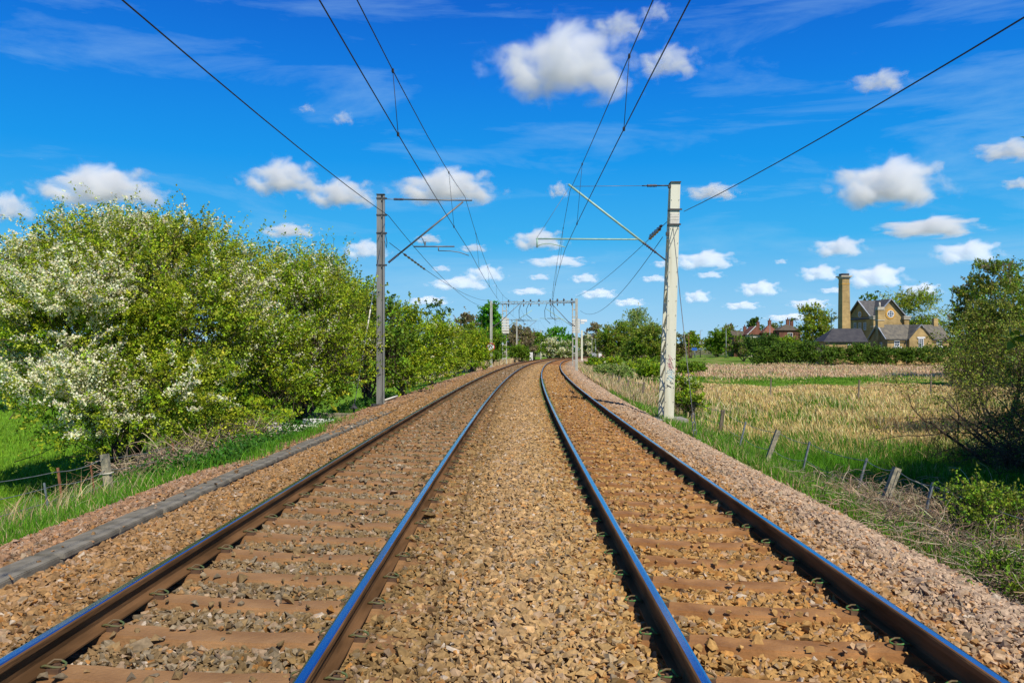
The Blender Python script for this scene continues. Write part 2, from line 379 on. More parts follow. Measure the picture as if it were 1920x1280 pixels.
def shrub(name, label, cat, lobes, seed, n_spray=900, per=16, slen=.6, leaf=.075, pal=GREEN_MAY, flower=0., fsize=.05, up=.45,
          shell=.5, trunk_r=.09, group=None, stems=5, twigs=True, clump=1.0, barkm='bark', fper=7, spread=.10, gap=.75, bough=11):
    """a bush or tree: trunk with limbs, crown of leaf sprays, and blossom when it flowers. Lobes are world ellipsoids."""
    rng = np.random.default_rng(seed)
    lob = np.array(lobes, float)
    bx, by = lob[:, 0].mean(), lob[:, 1].mean(); bz = Hs(bx, by)
    base = np.array([bx, by, bz])
    root = thing(name, label, cat, (bx, by, bz), 0, group)
    lo = lob.copy(); lo[:, :3] -= base
    pos, d, L, lp, ld, t = foliage(rng, lo, n_spray, per, slen, up, shell, clump, 0., spread, gap, bough)
    m = n_spray * per
    c = palette(rng, n_spray, pal, jit=.2)
    c = np.repeat(c, per, 0) * (1 + .16 * rng.standard_normal((m, 1)))
    sz = leaf * rng.uniform(.65, 1.3, m)
    lp2 = lp.reshape(-1, 3); ld2 = ld.reshape(-1, 3)
    ok = lp2[:, 2] > .03
    link('crown', leaves_mesh('crown', lp2[ok], ld2[ok], sz[ok], sz[ok] * .72, np.clip(c[ok], .004, .9), rng), M['leaf'], root)
    # trunk and limbs up to each lobe
    tr = MB()
    for k in range(stems):
        q = lo[k % len(lo)]
        a = Vector((rng.normal(0, trunk_r * 1.5), rng.normal(0, trunk_r * 1.5), -.1)); b = Vector(q[:3])
        mid = a.lerp(b, .5) + Vector((rng.normal(0, .2), rng.normal(0, .2), .1)) * float(q[5]) * .5
        tr.tube([a, a.lerp(mid, .5) + Vector((0, 0, .1)), mid, mid.lerp(b, .6), b], [trunk_r, trunk_r * .85, trunk_r * .6, trunk_r * .4, trunk_r * .2], 6)
    tr.build('trunk', M[barkm], root)
    if twigs:
        k = min(n_spray, 1200)
        tt = np.linspace(-.9, .75, 5)
        pl = pos[:k, None] + d[:k, None] * (L[:k, None] * tt)[..., None] + rng.standard_normal((k, 5, 3)) * slen * .04
        rad = np.repeat(np.linspace(.012, .004, 5)[None], k, 0) * (slen / .6)
        V, q = tubes_np(pl, rad, 3)
        link('twigs', np_mesh('twigs', V, [q], np.repeat(palette(rng, k, [(.10, .075, .05), (.07, .05, .035)]), 15, 0)), M['twig'], root)
    if flower > 0:
        top = (d[:, 2] > -.1)
        # blossom gathers in patches on the sunny upper side of the sprays
        g = np.sin(pos[:, 0] * 2.3 + 1) + np.sin(pos[:, 2] * 2.9 + 2) + np.sin(pos[:, 1] * 2.1) - .55 * (pos[:, 0] + .2) * (flower > .3) * (slen < 1)
        fi = np.where(top & (rng.random(n_spray) < flower * np.clip(.7 + .45 * g, .05, 1.6)))[0]
        if len(fi):
            per2 = fper * 3
            tf = rng.random((len(fi), per2))
            fp = pos[fi][:, None] + d[fi][:, None] * (L[fi][:, None] * tf)[..., None]
            cl = rng.standard_normal((len(fi), fper, 3)) * np.array([1, 1, .45]) * slen * .06
            fp = fp[:, :fper].repeat(3, 1) + (cl.repeat(3, 1)) + rng.standard_normal(fp.shape) * fsize * .55
            fp[..., 2] += slen * .10
            fd = unit(rng.standard_normal(fp.shape) * .8 + np.array([.1, -.3, .4]))
            n2 = fp.size // 3
            s2 = fsize * rng.uniform(.7, 1.35, n2)
            link('blossom', leaves_mesh('blossom', fp.reshape(-1, 3), fd.reshape(-1, 3), s2, s2 * .95, palette(rng, n2, PETALS, jit=.08), rng), M['petal'], root)
    return root
def lobe(px, py, d, rx, ry, depth=None):
    x, y, z = P(px, py, d); k = d / F_PX
    return (x, y, z, rx * k, (depth if depth else rx * k), ry * k)
def far_tree(name, label, x0, x1, ytop, d, seed, pal, n=900, per=14, leaf=None, shape='round', base=None, flower=0., shell=.35, up=.5, group=None, cat='tree', fs=None, clump=1., bough=5):
    """a tree standing at distance d, as wide and tall as given"""
    k = d / F_PX; rng = np.random.default_rng(seed + 77)
    xc = (x0 + x1) / 2; X = PX(xc, d); gz = Hs(X, d) if base is None else base
    top = PZ(ytop, d); h = top - gz; w = (x1 - x0) / 2 * k
    lobs = []
    if shape == 'cone':
        for i in range(6):
            f = i / 5; lobs.append((X, d, gz + h * (.12 + .82 * f), w * (1 - .85 * f), w * (1 - .85 * f), h * .14))
    elif shape == 'low':
        for i in range(5):
            f = (i + .5) / 5 * 2 - 1
            hh = h * rng.uniform(.75, 1.0) * (1 - .3 * f * f)
            lobs.append((X + f * w * .8, d + rng.uniform(-1, 1) * w * .3, gz + hh * .48, w * .36, min(w * .36, 3), hh * .5))
    else:
        if cat == 'bush' or cat == 'hawthorn' or shape == 'full':
            for i in range(5):
                f = (i + .5) / 5 * 2 - 1; lobs.append((X + f * w * .75, d + rng.uniform(-.3, .3) * w, gz + h * .17, w * .42, w * .5, h * .22)); lobs.append((X + f * w * .6, d + rng.uniform(-.3, .3) * w, gz + h * .36, w * .42, w * .5, h * .24))
        lobs.append((X, d, gz + h * .58, w * .72, w * .72, h * .40))
        for i in range(6):
            a = i * 1.05 + rng.uniform(0, .6)
            lobs.append((X + math.cos(a) * w * .55, d + math.sin(a) * w * .5, gz + h * rng.uniform(.32, .78), w * .48, w * .48, h * .22))
    leaf = leaf or max(.09, 1.35 * d / 826.)
    return shrub(name, label, cat, lobs, seed, n, per, max(.5, w * .22), leaf, pal, flower, (fs or leaf * .8), up, shell, max(.08, h * .022), group, stems=5, twigs=False, clump=clump, bough=bough)

def blades(name, label, x, y, z, h, w, cols, rng, lean=.35, mat='blade', kind='stuff', wind=None):
    n = len(x); az = rng.uniform(0, 2 * np.pi, n)
    side = np.stack([np.cos(az), np.sin(az), np.zeros(n)], 1)
    la = rng.uniform(0, 2 * np.pi, n); lm = h * lean * np.abs(rng.standard_normal(n))
    ln = np.stack([np.cos(la) * lm, np.sin(la) * lm, np.zeros(n)], 1)
    if wind is not None: ln += np.array(wind) * h[:, None]
    b = np.stack([x, y, z], 1); up = np.array([0, 0, 1.])
    w = np.broadcast_to(w, (n,))
    v = np.stack([b - side * w[:, None] / 2, b + side * w[:, None] / 2,
                  b + up * h[:, None] * .55 + ln * .35 + side * w[:, None] * .38, b + up * h[:, None] * .55 + ln * .35 - side * w[:, None] * .38,
                  b + up * h[:, None] * .95 + ln], 1).reshape(-1, 3)
    i = np.arange(n)[:, None] * 5
    o = link(name, np_mesh(name, v, [i + np.array([0, 1, 2, 3]), i + np.array([3, 2, 4])], np.repeat(cols, 5, 0)), M[mat])
    o['kind'] = kind; o['label'] = label
    return o


# ------------------------------------------------------------------ camera, sun, sky
cam = bpy.data.cameras.new('camera'); cam.sensor_width = 36; cam.lens = 36 * F_PX / 1920.0
cam.clip_start = .05; cam.clip_end = 60000
co = bpy.data.objects.new('camera', cam); COL.objects.link(co)
co.location = (0, 0, HC); co.rotation_euler = (R(90) + math.atan((HOR - 640) / F_PX), 0, 0)
scene.camera = co
SUN_AZ, SUN_EL = R(28), R(47)      # behind the viewer, a little to the east
sd = Vector((math.sin(SUN_AZ) * math.cos(SUN_EL), -math.cos(SUN_AZ) * math.cos(SUN_EL), math.sin(SUN_EL)))
sl = bpy.data.lights.new('sun', 'SUN'); sl.energy = 5.0; sl.angle = R(.55); sl.color = (1.0, .93, .82)
so = bpy.data.objects.new('sun', sl); COL.objects.link(so); so.rotation_euler = (-sd).to_track_quat('-Z', 'Y').to_euler()
so.location = sd * 100
w = bpy.data.worlds.new('World'); scene.world = w; w.use_nodes = True
nt = w.node_tree
for n_ in list(nt.nodes): nt.nodes.remove(n_)
sky = N(nt, 'ShaderNodeTexSky', sky_type='NISHITA'); sky.sun_disc = False
sky.sun_elevation = SUN_EL; sky.sun_rotation = math.pi - SUN_AZ
sky.altitude = 100; sky.air_density = 1.0; sky.dust_density = .25; sky.ozone_density = 2.0
# the deep azure of a clear spring noon: the Nishita sky is graded by elevation
tcw = N(nt, 'ShaderNodeTexCoord'); spw = N(nt, 'ShaderNodeSeparateXYZ'); nt.links.new(tcw.outputs['Generated'], spw.inputs[0])
rw = N(nt, 'ShaderNodeValToRGB'); cr = rw.color_ramp
SKYR = [(0.0, (.42, .68, .90)), (.05, (.27, .60, .90)), (.13, (.04, .44, .88)), (.22, (.002, .31, .85)), (.31, (.001, .205, .77)), (.40, (.001, .122, .63)), (.62, (.003, .055, .24)), (1.0, (.006, .035, .13))]
while len(cr.elements) < len(SKYR): cr.elements.new(.5)
for e, (p_, c_) in zip(cr.elements, SKYR): e.position = p_; e.color = (*c_, 1)
nt.links.new(spw.outputs[2], rw.inputs[0])
# thin high veils of cirrus
mpw = N(nt, 'ShaderNodeMapping'); mpw.inputs['Scale'].default_value = (2.2, 2.2, 13); mpw.inputs['Rotation'].default_value = (0, R(8), 0)
nt.links.new(tcw.outputs['Generated'], mpw.inputs[0])
nw = N(nt, 'ShaderNodeTexNoise'); nw.inputs['Scale'].default_value = 1.4; nw.inputs['Detail'].default_value = 9; nw.inputs['Roughness'].default_value = .62; nw.inputs['Distortion'].default_value = .5
nt.links.new(mpw.outputs[0], nw.inputs['Vector'])
mw = N(nt, 'ShaderNodeMapRange'); mw.inputs[1].default_value = .51; mw.inputs[2].default_value = .85; mw.inputs[3].default_value = 0; mw.inputs[4].default_value = .5
nt.links.new(nw.outputs['Fac'], mw.inputs[0])
mc = N(nt, 'ShaderNodeMix', data_type='RGBA'); mc.inputs[7].default_value = (.42, .70, .92, 1)
nt.links.new(mw.outputs[0], mc.inputs[0]); nt.links.new(rw.outputs[0], mc.inputs[6])
sc_ = N(nt, 'ShaderNodeVectorMath', operation='SCALE'); sc_.inputs['Scale'].default_value = 10
nt.links.new(mc.outputs[2], sc_.inputs[0])
mxw = N(nt, 'ShaderNodeMix', data_type='RGBA'); mxw.inputs[0].default_value = .96
nt.links.new(sky.outputs[0], mxw.inputs[6]); nt.links.new(sc_.outputs[0], mxw.inputs[7])
bg = N(nt, 'ShaderNodeBackground'); bg.inputs['Strength'].default_value = .10
wo = N(nt, 'ShaderNodeOutputWorld')
nt.links.new(mxw.outputs[2], bg.inputs[0]); nt.links.new(bg.outputs[0], wo.inputs[0])
vs = scene.view_settings
vs.view_transform = 'Standard'; vs.look = 'None'; vs.exposure = 0; vs.gamma = 1; vs.use_curve_mapping = False
cy = scene.cycles
cy.max_bounces = 20; cy.diffuse_bounces = 3; cy.glossy_bounces = 2; cy.transmission_bounces = 3; cy.transparent_max_bounces = 8
cy.volume_bounces = 20; cy.use_denoising = True
cy.use_adaptive_sampling = True; cy.adaptive_threshold = .01
try:
    cy.denoiser = 'OPENIMAGEDENOISE'; cy.denoising_input_passes = 'RGB_ALBEDO_NORMAL'; cy.denoising_prefilter = 'ACCURATE'
except Exception: pass

# ------------------------------------------------------------------ ground
rng = np.random.default_rng(5)
def grid_mesh(us, ys, zf, colf, follow=True):
    U, Y = np.meshgrid(us, ys)
    n = np.hypot(1, slope(Y)) if follow else 1
    X = Cx(Y) + U / n if follow else U
    YY = Y - U * slope(Y) / n if follow else Y
    V = np.stack([X, YY, zf(U, X, YY, Y)], -1).reshape(-1, 3)
    i = np.arange(V.shape[0]).reshape(U.shape)
    q = np.stack([i[:-1, :-1], i[:-1, 1:], i[1:, 1:], i[1:, :-1]], -1).reshape(-1, 4)
    return V, q, colf(U.ravel(), V[:, 0], V[:, 1])
TAN, GRN = np.array([.48, .35, .17]), np.array([.11, .22, .016])
def wob(x, y):
    return np.sin(x * .31 + 1.7 * np.sin(y * .13)) + np.sin(y * .23 + x * .11 + 1) + .7 * np.sin(x * .9 + y * .5)
def field_green(x, y):
    """0 dry reed, 1 green: the stripes of the marsh meadow"""
    n = wob(x, y) * 1.0; yy = y + n * 1.2
    g = np.interp(yy, [0, 15, 19, 24, 29, 33, 41, 47, 66, 69, 82, 86, 140, 150, 190, 400],
                  [.9, .9, .8, .25, .25, .62, .66, .10, .06, .95, .95, .06, .08, .5, .9, .85])
    return np.clip(g + .12 * n + .30 * np.sin(x * 1.3 + 2 * np.sin(y * .45)) * np.sin(y * .8 + x * .4) + .22 * np.sin(x * .35 + 1.5 * np.sin(y * .12)) * np.sin(y * .21 + 1), 0, 1)
def ground_col(u, x, y):
    g = np.where(u < -5, 1., field_green(x, y))[:, None]
    c = g * GRN + (1 - g) * (TAN * .75)
    near = (np.abs(u) < 6.3)[:, None]
    c = np.where(near, c * .5 + np.array([.06, .045, .02]), c)
    c = np.where((u < -9)[:, None], np.array([.14, .27, .018]), c)
    c = np.where((np.hypot(x, y) > 330)[:, None], np.array([.15, .15, .07]), c)
    return np.clip(c * (1 + .12 * wob(x * 2.3, y * 1.9)[:, None] / 2), .004, 1)
us = np.concatenate([-np.geomspace(5000, 40, 22), np.linspace(-38, -14, 13), np.linspace(-13, 13, 75), np.linspace(14, 60, 47), np.geomspace(64, 5000, 24)])
ys = np.concatenate([np.linspace(-40, 2, 22), np.linspace(2.5, 60, 150), np.linspace(61, 160, 90), np.linspace(163, 420, 60), np.geomspace(435, 9000, 22)])
us = np.unique(np.round(us, 3))
V, q, c = grid_mesh(us, ys, lambda U, X, YY, Y: H(X, YY) - np.where(np.abs(U + .3) < 4.7, .12, 0), ground_col, follow=False)
# plain x-y grid, so that the sheet reaches the horizon on both sides
X_, Y_ = V[:, 0], V[:, 1]
uu = X_ - Cx(Y_)
V[:, 2] = H(X_, Y_) - np.where(np.abs(uu + .3) < 4.6, .15, 0)
g_o = link('ground', np_mesh('ground', V, [q], ground_col(uu, X_, Y_), smooth=True), M['earth']); tag(g_o, kind='structure')

ZU = [-5.2, -4.35, -3.7, -3.1, -2.7, -2.3, -1.2, -.9, -.5, 0, .6, 1.0, 1.4, 2.1, 2.6, 2.9, 3.3, 4.5]
ZC = np.array([[.30, .175, .10], [.30, .175, .10], [.31, .185, .085], [.32, .185, .075], [.25, .15, .065], [.215, .145, .07], [.215, .145, .065], [.25, .16, .065], [.30, .19, .078],
               [.43, .275, .13], [.41, .265, .11], [.36, .21, .07], [.41, .24, .085], [.40, .225, .075], [.35, .19, .068], [.42, .275, .145], [.455, .325, .215], [.45, .33, .235]])
def zone(u):
    return np.stack([np.interp(u, ZU, ZC[:, k]) for k in range(3)], -1)
bu = np.array([-5.25, -5.05, -4.7, -4.3, -4.2, -3.75, -3.65, -3.2, -2.85, -2.62, -2.3, -1.76, -1.2, -.92, -.72, -.5, -.2, .1, .36, .52, .78, .95, 1.3, 1.69, 2.3, 2.62, 3.05, 3.3, 3.5, 3.8, 4.1, 4.45, 4.7])
by = np.concatenate([np.linspace(-20, 60, 161), np.linspace(61, 460, 200)])
V, q, c = grid_mesh(bu, by, lambda U, X, YY, Y: ballast_top(U, Y) - np.where(Y < 70, .045, .045 - .030 * np.clip((Y - 70) / 25, 0, 1)), lambda u, x, y: zone(u) * .92)
o = link('ballast_bed', np_mesh('ballast_bed', V, [q], c, smooth=True), M['bed']); tag(o, 'crushed stone bed under the two tracks', kind='structure')

# crushed stone: thousands of sharp-edged stones, nobody could count them
SP = .65; PH_L, PH_R = 4.42, 4.34
TL, TR = -1.76, 1.69
def rock_variants(k, seed):
    """sharp-edged crushed stone: hulls of a few scattered points"""
    rg = np.random.default_rng(seed); out = []
    for _ in range(k):
        pts = unit(rg.standard_normal((int(rg.integers(7, 10)), 3))) * rg.uniform(.78, 1.12, (1, 1))
        pts = np.clip(pts * rg.uniform(.9, 1.25, 3), -rg.uniform(.6, .95, 3), rg.uniform(.6, .95, 3))
        b = bmesh.new()
        for p in pts: b.verts.new(p)
        r_ = bmesh.ops.convex_hull(b, input=list(b.verts))
        for v in [v for v in b.verts if not v.link_faces]: b.verts.remove(v)
        bmesh.ops.triangulate(b, faces=list(b.faces)); b.verts.index_update()
        out.append((np.array([v.co[:] for v in b.verts]), np.array([[v.index for v in f.verts] for f in b.faces]))); b.free()
    return out
ROCKS = rock_variants(28, 3)
def trough_u(y): return np.interp(y, [0, 12, 22, 30], [-3.88, -3.87, -3.64, -3.55])
def stones(n_per_m2, y0, y1, size, seed):
    rng = np.random.default_rng(seed)
    n = int((y1 - y0) * 9.9 * n_per_m2)
    u = rng.uniform(-5.25, 4.65, n); y = rng.uniform(y0, y1, n)
    hid = np.abs(u) > y * .64 + 1.3
    ok = ~hid
    for uc, off in ((TL, PH_L), (TR, PH_R)):
        for r in (-.7525, .7525): ok &= np.abs(u - uc - r) > .085
        al = (y - off + SP / 2) % SP - SP / 2
        on = (np.abs(al) < .108) & (np.abs(u - uc) < 1.25)
        cover = np.where(np.abs(u - uc) > .90, np.where(uc < 0, np.where(u > uc, .45, .9), .9), np.interp(y, [5, 10, 20, 40], [.03, .06, .25, .70]) * np.where(uc < 0, .8, 1.1))
        ok &= ~(on & (rng.random(n) > cover))
    tu = trough_u(y); ok &= ~((np.abs(u - tu) < .135) & (rng.random(n) > np.interp(y, [4, 16, 22, 24], [.008, .02, .15, 1])))
    ok &= ~((u < -4.95) & (rng.random(n) > .5))
    ok &= ~((u > 4.3) & (rng.random(n) > .5))
    u, y = u[ok], y[ok]; n = len(u)
    s = size * np.exp(rng.normal(0, .27, (n, 1))) * rng.uniform(.52, 1.3, (n, 3))
    q_ = unit(rng.standard_normal((n, 4))); a, b, c, d = q_.T
    Rm = np.stack([np.stack([1 - 2 * (c * c + d * d), 2 * (b * c - a * d), 2 * (b * d + a * c)], -1),
                   np.stack([2 * (b * c + a * d), 1 - 2 * (b * b + d * d), 2 * (c * d - a * b)], -1),
                   np.stack([2 * (b * d - a * c), 2 * (c * d + a * b), 1 - 2 * (b * b + c * c)], -1)], 1)
    var = rng.integers(0, len(ROCKS), n)
    sl_ = slope(y); nn = np.hypot(1, sl_)
    onsl = np.zeros(n)
    for uc, off in ((TL, PH_L), (TR, PH_R)):
        al = (y - off + SP / 2) % SP - SP / 2
        onsl += np.where((np.abs(al) < .112) & (np.abs(u - uc) < 1.25), np.clip(-.165 + cant(u) + zt(y) - ballast_top(u, y) + .022, 0, .1), 0)
    onsl += np.where((np.abs(u - trough_u(y)) < .135) & (y < 24), np.clip(-.085 - ballast_top(u, y), 0, .2), 0)
    ctr = np.stack([Cx(y) + u / nn, y - u * sl_ / nn, ballast_top(u, y) - size * .55 + rng.uniform(-.55, .38, n) * size + onsl], -1)
    c = zone(u + rng.normal(0, .22, n)); k = rng.random(n)
    c = c * np.clip(1 + .17 * rng.standard_normal((n, 1)), .5, 1.5)
    inL = (np.abs(u - TL) < .75)
    gy = (k < np.where(inL, .34, .06)); c[gy] = c[gy] * .4 + np.array([.16, .135, .095]) * rng.uniform(.6, 1.25, (gy.sum(), 1))
    pk = (k > np.where(u > 2.9, .5, np.where(u < -4.2, .72, .86))); c[pk] = c[pk] * .45 + np.array([.46, .335, .235]) * .5
    pale = k > .985; c[pale] = np.array([.50, .41, .31])
    orr = (k > .3) & (k < np.where(u > .4, .40, .36)); c[orr] = c[orr] * .5 + np.array([.48, .20, .04]) * .5
    c = np.clip(c, .02, .9)
    VV, FF, CC, o_ = [], [], [], 0
    for k, (rv, rf) in enumerate(ROCKS):
        i = np.where(var == k)[0]
        if not len(i): continue
        vv = np.einsum('nij,nkj->nki', Rm[i], rv[None] * s[i][:, None])
        vv[..., 2] *= .8
        VV.append((vv + ctr[i][:, None]).reshape(-1, 3)); FF.append((np.arange(len(i))[:, None, None] * len(rv) + rf[None]).reshape(-1, 3) + o_)
        CC.append(np.repeat(c[i], len(rv), 0)); o_ += len(i) * len(rv)
    return np.concatenate(VV), np.concatenate(FF), np.concatenate(CC)
parts = [stones(1350, 2.6, 9, .0295, 1), stones(1050, 9, 20, .031, 2), stones(560, 20, 44, .038, 3), stones(190, 44, 95, .055, 4)]
off = 0; Vs, Fs, Cs = [], [], []
for v_, f_, c_ in parts:
    Vs.append(v_); Fs.append(f_ + off); Cs.append(c_); off += len(v_)
o = link('ballast_stones', np_mesh('ballast_stones', np.concatenate(Vs), [np.concatenate(Fs)], np.concatenate(Cs)), M['stone'])
tag(o, 'loose brown and pink crushed stones between and beside the rails', kind='stuff')

# ------------------------------------------------------------------ the two tracks
HEADP = [(-.036, -.012), (-.030, -.003), (-.018, 0), (.018, 0), (.030, -.003), (.036, -.012), (.034, -.042), (.010, -.054), (.009, -.125), (.022, -.140), (.070, -.150), (.070, -.160),
         (-.070, -.160), (-.070, -.150), (-.022, -.140), (-.009, -.125), (-.010, -.054), (-.034, -.042)]
def rail_mesh(uc, shiny=(1, 2)):
    ys_ = np.concatenate([np.arange(-14, 60, 1.0), np.arange(60, 460, 4.0)])
    n = len(HEADP); V = []
    for y in ys_:
        for (a, z) in HEADP: V.append(at(uc + a, y, z + float(cant(uc))))
    F, mi = [], []
    for i in range(len(ys_) - 1):
        for j in range(n):
            F.append((i * n + j, i * n + (j + 1) % n, (i + 1) * n + (j + 1) % n, (i + 1) * n + j))
            mi.append(1 if j in shiny else 0)
    return np_mesh('rail', V, [np.array(F)[:, ::-1]], None, mi)
def sleeper_mesh():
    m = MB(); prof = [(-.135, -.20), (-.105, 0), (.105, 0), (.135, -.20)]
    # waisted concrete sleeper: higher at the rail seats, lower in the middle
    st = [(-1.25, -.012), (-1.15, 0), (-.45, 0), (-.30, -.012), (.30, -.012), (.45, 0), (1.15, 0), (1.25, -.012)]
    for x, dz in st:
        for (yy, z) in prof: m.v.append((x, yy, z + dz))
    for i in range(len(st) - 1):
        for j in range(4):
            a = i * 4 + j; b = i * 4 + (j + 1) % 4
            m.f.append([a, b, b + 4, a + 4]); m.sm.append(False)
    m.f += [[0, 1, 2, 3], [28 + 3, 28 + 2, 28 + 1, 28]]; m.sm += [False, False]
    me = m.mesh('sleeper')
    bm = bmesh.new(); bm.from_mesh(me)
    bmesh.ops.bevel(bm, geom=[e for e in bm.edges if e.calc_length() > .05 and abs(e.verts[0].co.z) < .02 and abs(e.verts[1].co.z) < .02], offset=.012, segments=2, affect='EDGES')
    bm.to_mesh(me); bm.free()
    return me
def clip_mesh(side):
    """bent-bar spring clip: an open loop standing on the sleeper with its toe on the rail foot"""
    m = MB(); s = side; r = .0066
    pts = [(s * .035, -.030, .030), (s * .060, -.036, .040), (s * .105, -.038, .034), (s * .140, -.026, .030), (s * .150, .0, .030), (s * .140, .026, .034),
           (s * .105, .036, .046), (s * .075, .024, .050), (s * .064, .004, .040), (s * .050, -.002, .030)]
    P2 = []
    for i in range(len(pts) - 1):
        a, b = Vector(pts[i]), Vector(pts[i + 1]); P2 += [a, a.lerp(b, .5)]
    P2.append(Vector(pts[-1]))
    m.tube(P2, r, 7)
    return m.mesh('clip')
def pad_mesh(side):
    m = MB(); s = side
    m.box((s * .088, 0, .012), (.034, .10, .024)); m.box((s * .115, -.036, .014), (.05, .03, .028))
    return m.mesh('shoulder')
CL = {s: clip_mesh(s) for s in (-1, 1)}; PD = {s: pad_mesh(s) for s in (-1, 1)}
SLM = sleeper_mesh()
def track(uc, phase, label, slmat, clmat):
    y0 = 2.0
    root = thing('railway_track', label, 'railway track', at(uc, y0, -.37))
    def rel(o): o.matrix_parent_inverse = Matrix.Translation(-Vector(root.location)); return o
    for r in (-.7525, .7525):
        rel(link('rail', rail_mesh(uc + r, (1, 2, 3) if uc < 0 else (2, 3)), [M['rust'], M['railtop']], root))
    ca = math.atan(.04)
    first = None; cl0 = {}
    k0 = math.ceil((2.7 - phase) / SP)
    def place(y):
        return Matrix.Translation(Vector(at(uc, y, -.165 + float(cant(uc))))) @ Matrix.Rotation(-math.atan(float(slope(y))), 4, 'Z') @ Matrix.Rotation(ca, 4, 'Y')
    mb = MB(); cb = MB()
    sm = SLM.copy(); far_v, far_f = [], []; fcv, fcf = [], []
    base_v = [v.co.copy() for v in sm.vertices]; base_f = [list(p.vertices) for p in sm.polygons]
    rr = random.Random(int(uc * 100))
    for k in range(k0, k0 + 600):
        y = phase + SP * k
        mt = place(y)
        i = k - k0
        if i < 100:
            if first is None:
                s = first = link('sleeper', sm, slmat, root)
            else: s = copy_obj(first, root)
            s.matrix_parent_inverse = Matrix.Translation(-Vector(root.location)); s.matrix_basis = mt
            if i < 25:
                for r in (-.7525, .7525):
                    for sd_ in (-1, 1):
                        if (sd_) not in cl0:
                            cl0[sd_] = (link('clip', CL[sd_].copy(), clmat, s), link('shoulder', PD[sd_].copy(), M['insul'], s))
                            pair = cl0[sd_]
                        else: pair = tuple(copy_obj(c_, s) for c_ in cl0[sd_])
                        for c_ in pair: c_.location = (r, 0, 0)
            elif i < 70:
                for r in (-.7525, .7525):
                    for sd_ in (-1, 1):
                        o_ = len(fcv)
                        fcv += [mt @ (v.co + Vector((r, 0, 0))) for v in CL[sd_].vertices]; fcf += [[a + o_ for a in p.vertices] for p in CL[sd_].polygons]
        elif y < 440:
            o_ = len(far_v); far_v += [mt @ v for v in base_v]; far_f += [[a + o_ for a in f] for f in base_f]
    for nm, v_, f_, mt_ in (('sleeper', far_v, far_f, slmat), ('clip', fcv, fcf, clmat)):
        me = bpy.data.meshes.new(nm); me.from_pydata([tuple(v) for v in v_], [], f_); me.update()
        o = rel(link(nm, me, mt_, root)); o['kind'] = 'stuff'
    return root
track(TL, PH_L, 'railway track with dull brown spring clips, beside the concrete cable trough', M['sleeper_grey'], M['clip'])
track(TR, PH_R, 'railway track with bright green spring clips, beside the pinkish stone shoulder', M['sleeper'], M['clip_green'])

# concrete cable trough with its lids
tr = thing('cable_trough', 'grey concrete cable trough with slab lids along the stone bed', 'cable trough', at(-3.88, 6, -.3))
iv = Matrix.Translation(-Vector(tr.location))
mb = MB(); NL = 21
for k in range(NL):
    y = 3.4 + k * 1.0
    for sgn in (-1, 1):
        a = Vector(at(float(trough_u(y - .5)) + sgn * .10, y - .5)); b = Vector(at(float(trough_u(y + .5)) + sgn * .10, y + .5)); a.z = b.z = -.235
        mb.bar(a, b, .045, .15)
o = mb.build('channel', M['lid'], tr); o.matrix_parent_inverse = iv
rr = random.Random(4); l0 = None
for k in range(NL):
    y = 3.4 + k * 1.0
    if l0 is None:
        m = MB(); m.box((0, 0, 0), (.262, .982, .05)); me = m.mesh('lid')
        bm = bmesh.new(); bm.from_mesh(me); bmesh.ops.bevel(bm, geom=list(bm.edges), offset=.008, segments=2, affect='EDGES'); bm.to_mesh(me); bm.free()
        l0 = l = link('lid', me, M['lid'], tr)
    else: l = copy_obj(l0, tr)
    l.matrix_parent_inverse = iv
    uu_ = float(trough_u(y)); p = at(uu_ + rr.uniform(-.014, .014), y); ang = -float(slope(y)) - math.atan(float(trough_u(y + .5) - trough_u(y - .5)))
    l.matrix_basis = Matrix.Translation((p[0], p[1], -.138 + rr.uniform(-.006, .008))) @ Matrix.Rotation(ang + rr.uniform(-.015, .015), 4, 'Z') @ Matrix.Rotation(rr.uniform(-.02, .02), 4, 'Y')

# ------------------------------------------------------------------ overhead line
def insulator(m, a, b, r=.05, n=7):
    a, b = Vector(a), Vector(b); pts, rs = [], []
    for i in range(n * 2 + 1):
        pts.append(a.lerp(b, i / (n * 2))); rs.append(r * .38 if i % 2 == 0 else r)
    m.tube(pts, rs, 8)
def rel(o, root): o.matrix_parent_inverse = Matrix.Translation(-Vector(root.location)); return o
def lerp(a, b, t): return Vector(a).lerp(Vector(b), t)

# near mast beside the hawthorns: grey steel H-section post with cantilever
D1 = 27.0
def Q1(px, py): return P(px, py, D1)
b_ = Q1(713.5, 758); t_ = Q1(714.5, 365)
mast = thing('overhead_line_mast', 'dull grey steel mast with a guy wire, standing in front of the flowering hedge', 'mast', b_, 0, 'masts carrying the overhead line')
m = MB(); kx = D1 / F_PX
m.box((b_[0] - .055, D1, (b_[2] + t_[2]) / 2), (.14, .10, t_[2] - b_[2])); m.build('channel', M['galv'], mast)
rel(mast.children[0], mast)
m = MB(); m.box((b_[0] + .045, D1 + .03, (b_[2] + t_[2]) / 2), (.06, .03, t_[2] - b_[2] - .02)); m.box((b_[0] + .105, D1, (b_[2] + t_[2]) / 2), (.055, .10, t_[2] - b_[2] - .04))
rel(m.build('flange', M['galv'], mast), mast)
m = MB(); m.box((b_[0], D1, b_[2] - .02), (.55, .45, .08)); rel(m.build('base_plate', M['galv_dark'], mast), mast)
m = MB(); m.box((b_[0], D1, t_[2] + .012), (.27, .16, .025)); rel(m.build('cap', M['galv_dark'], mast), mast)
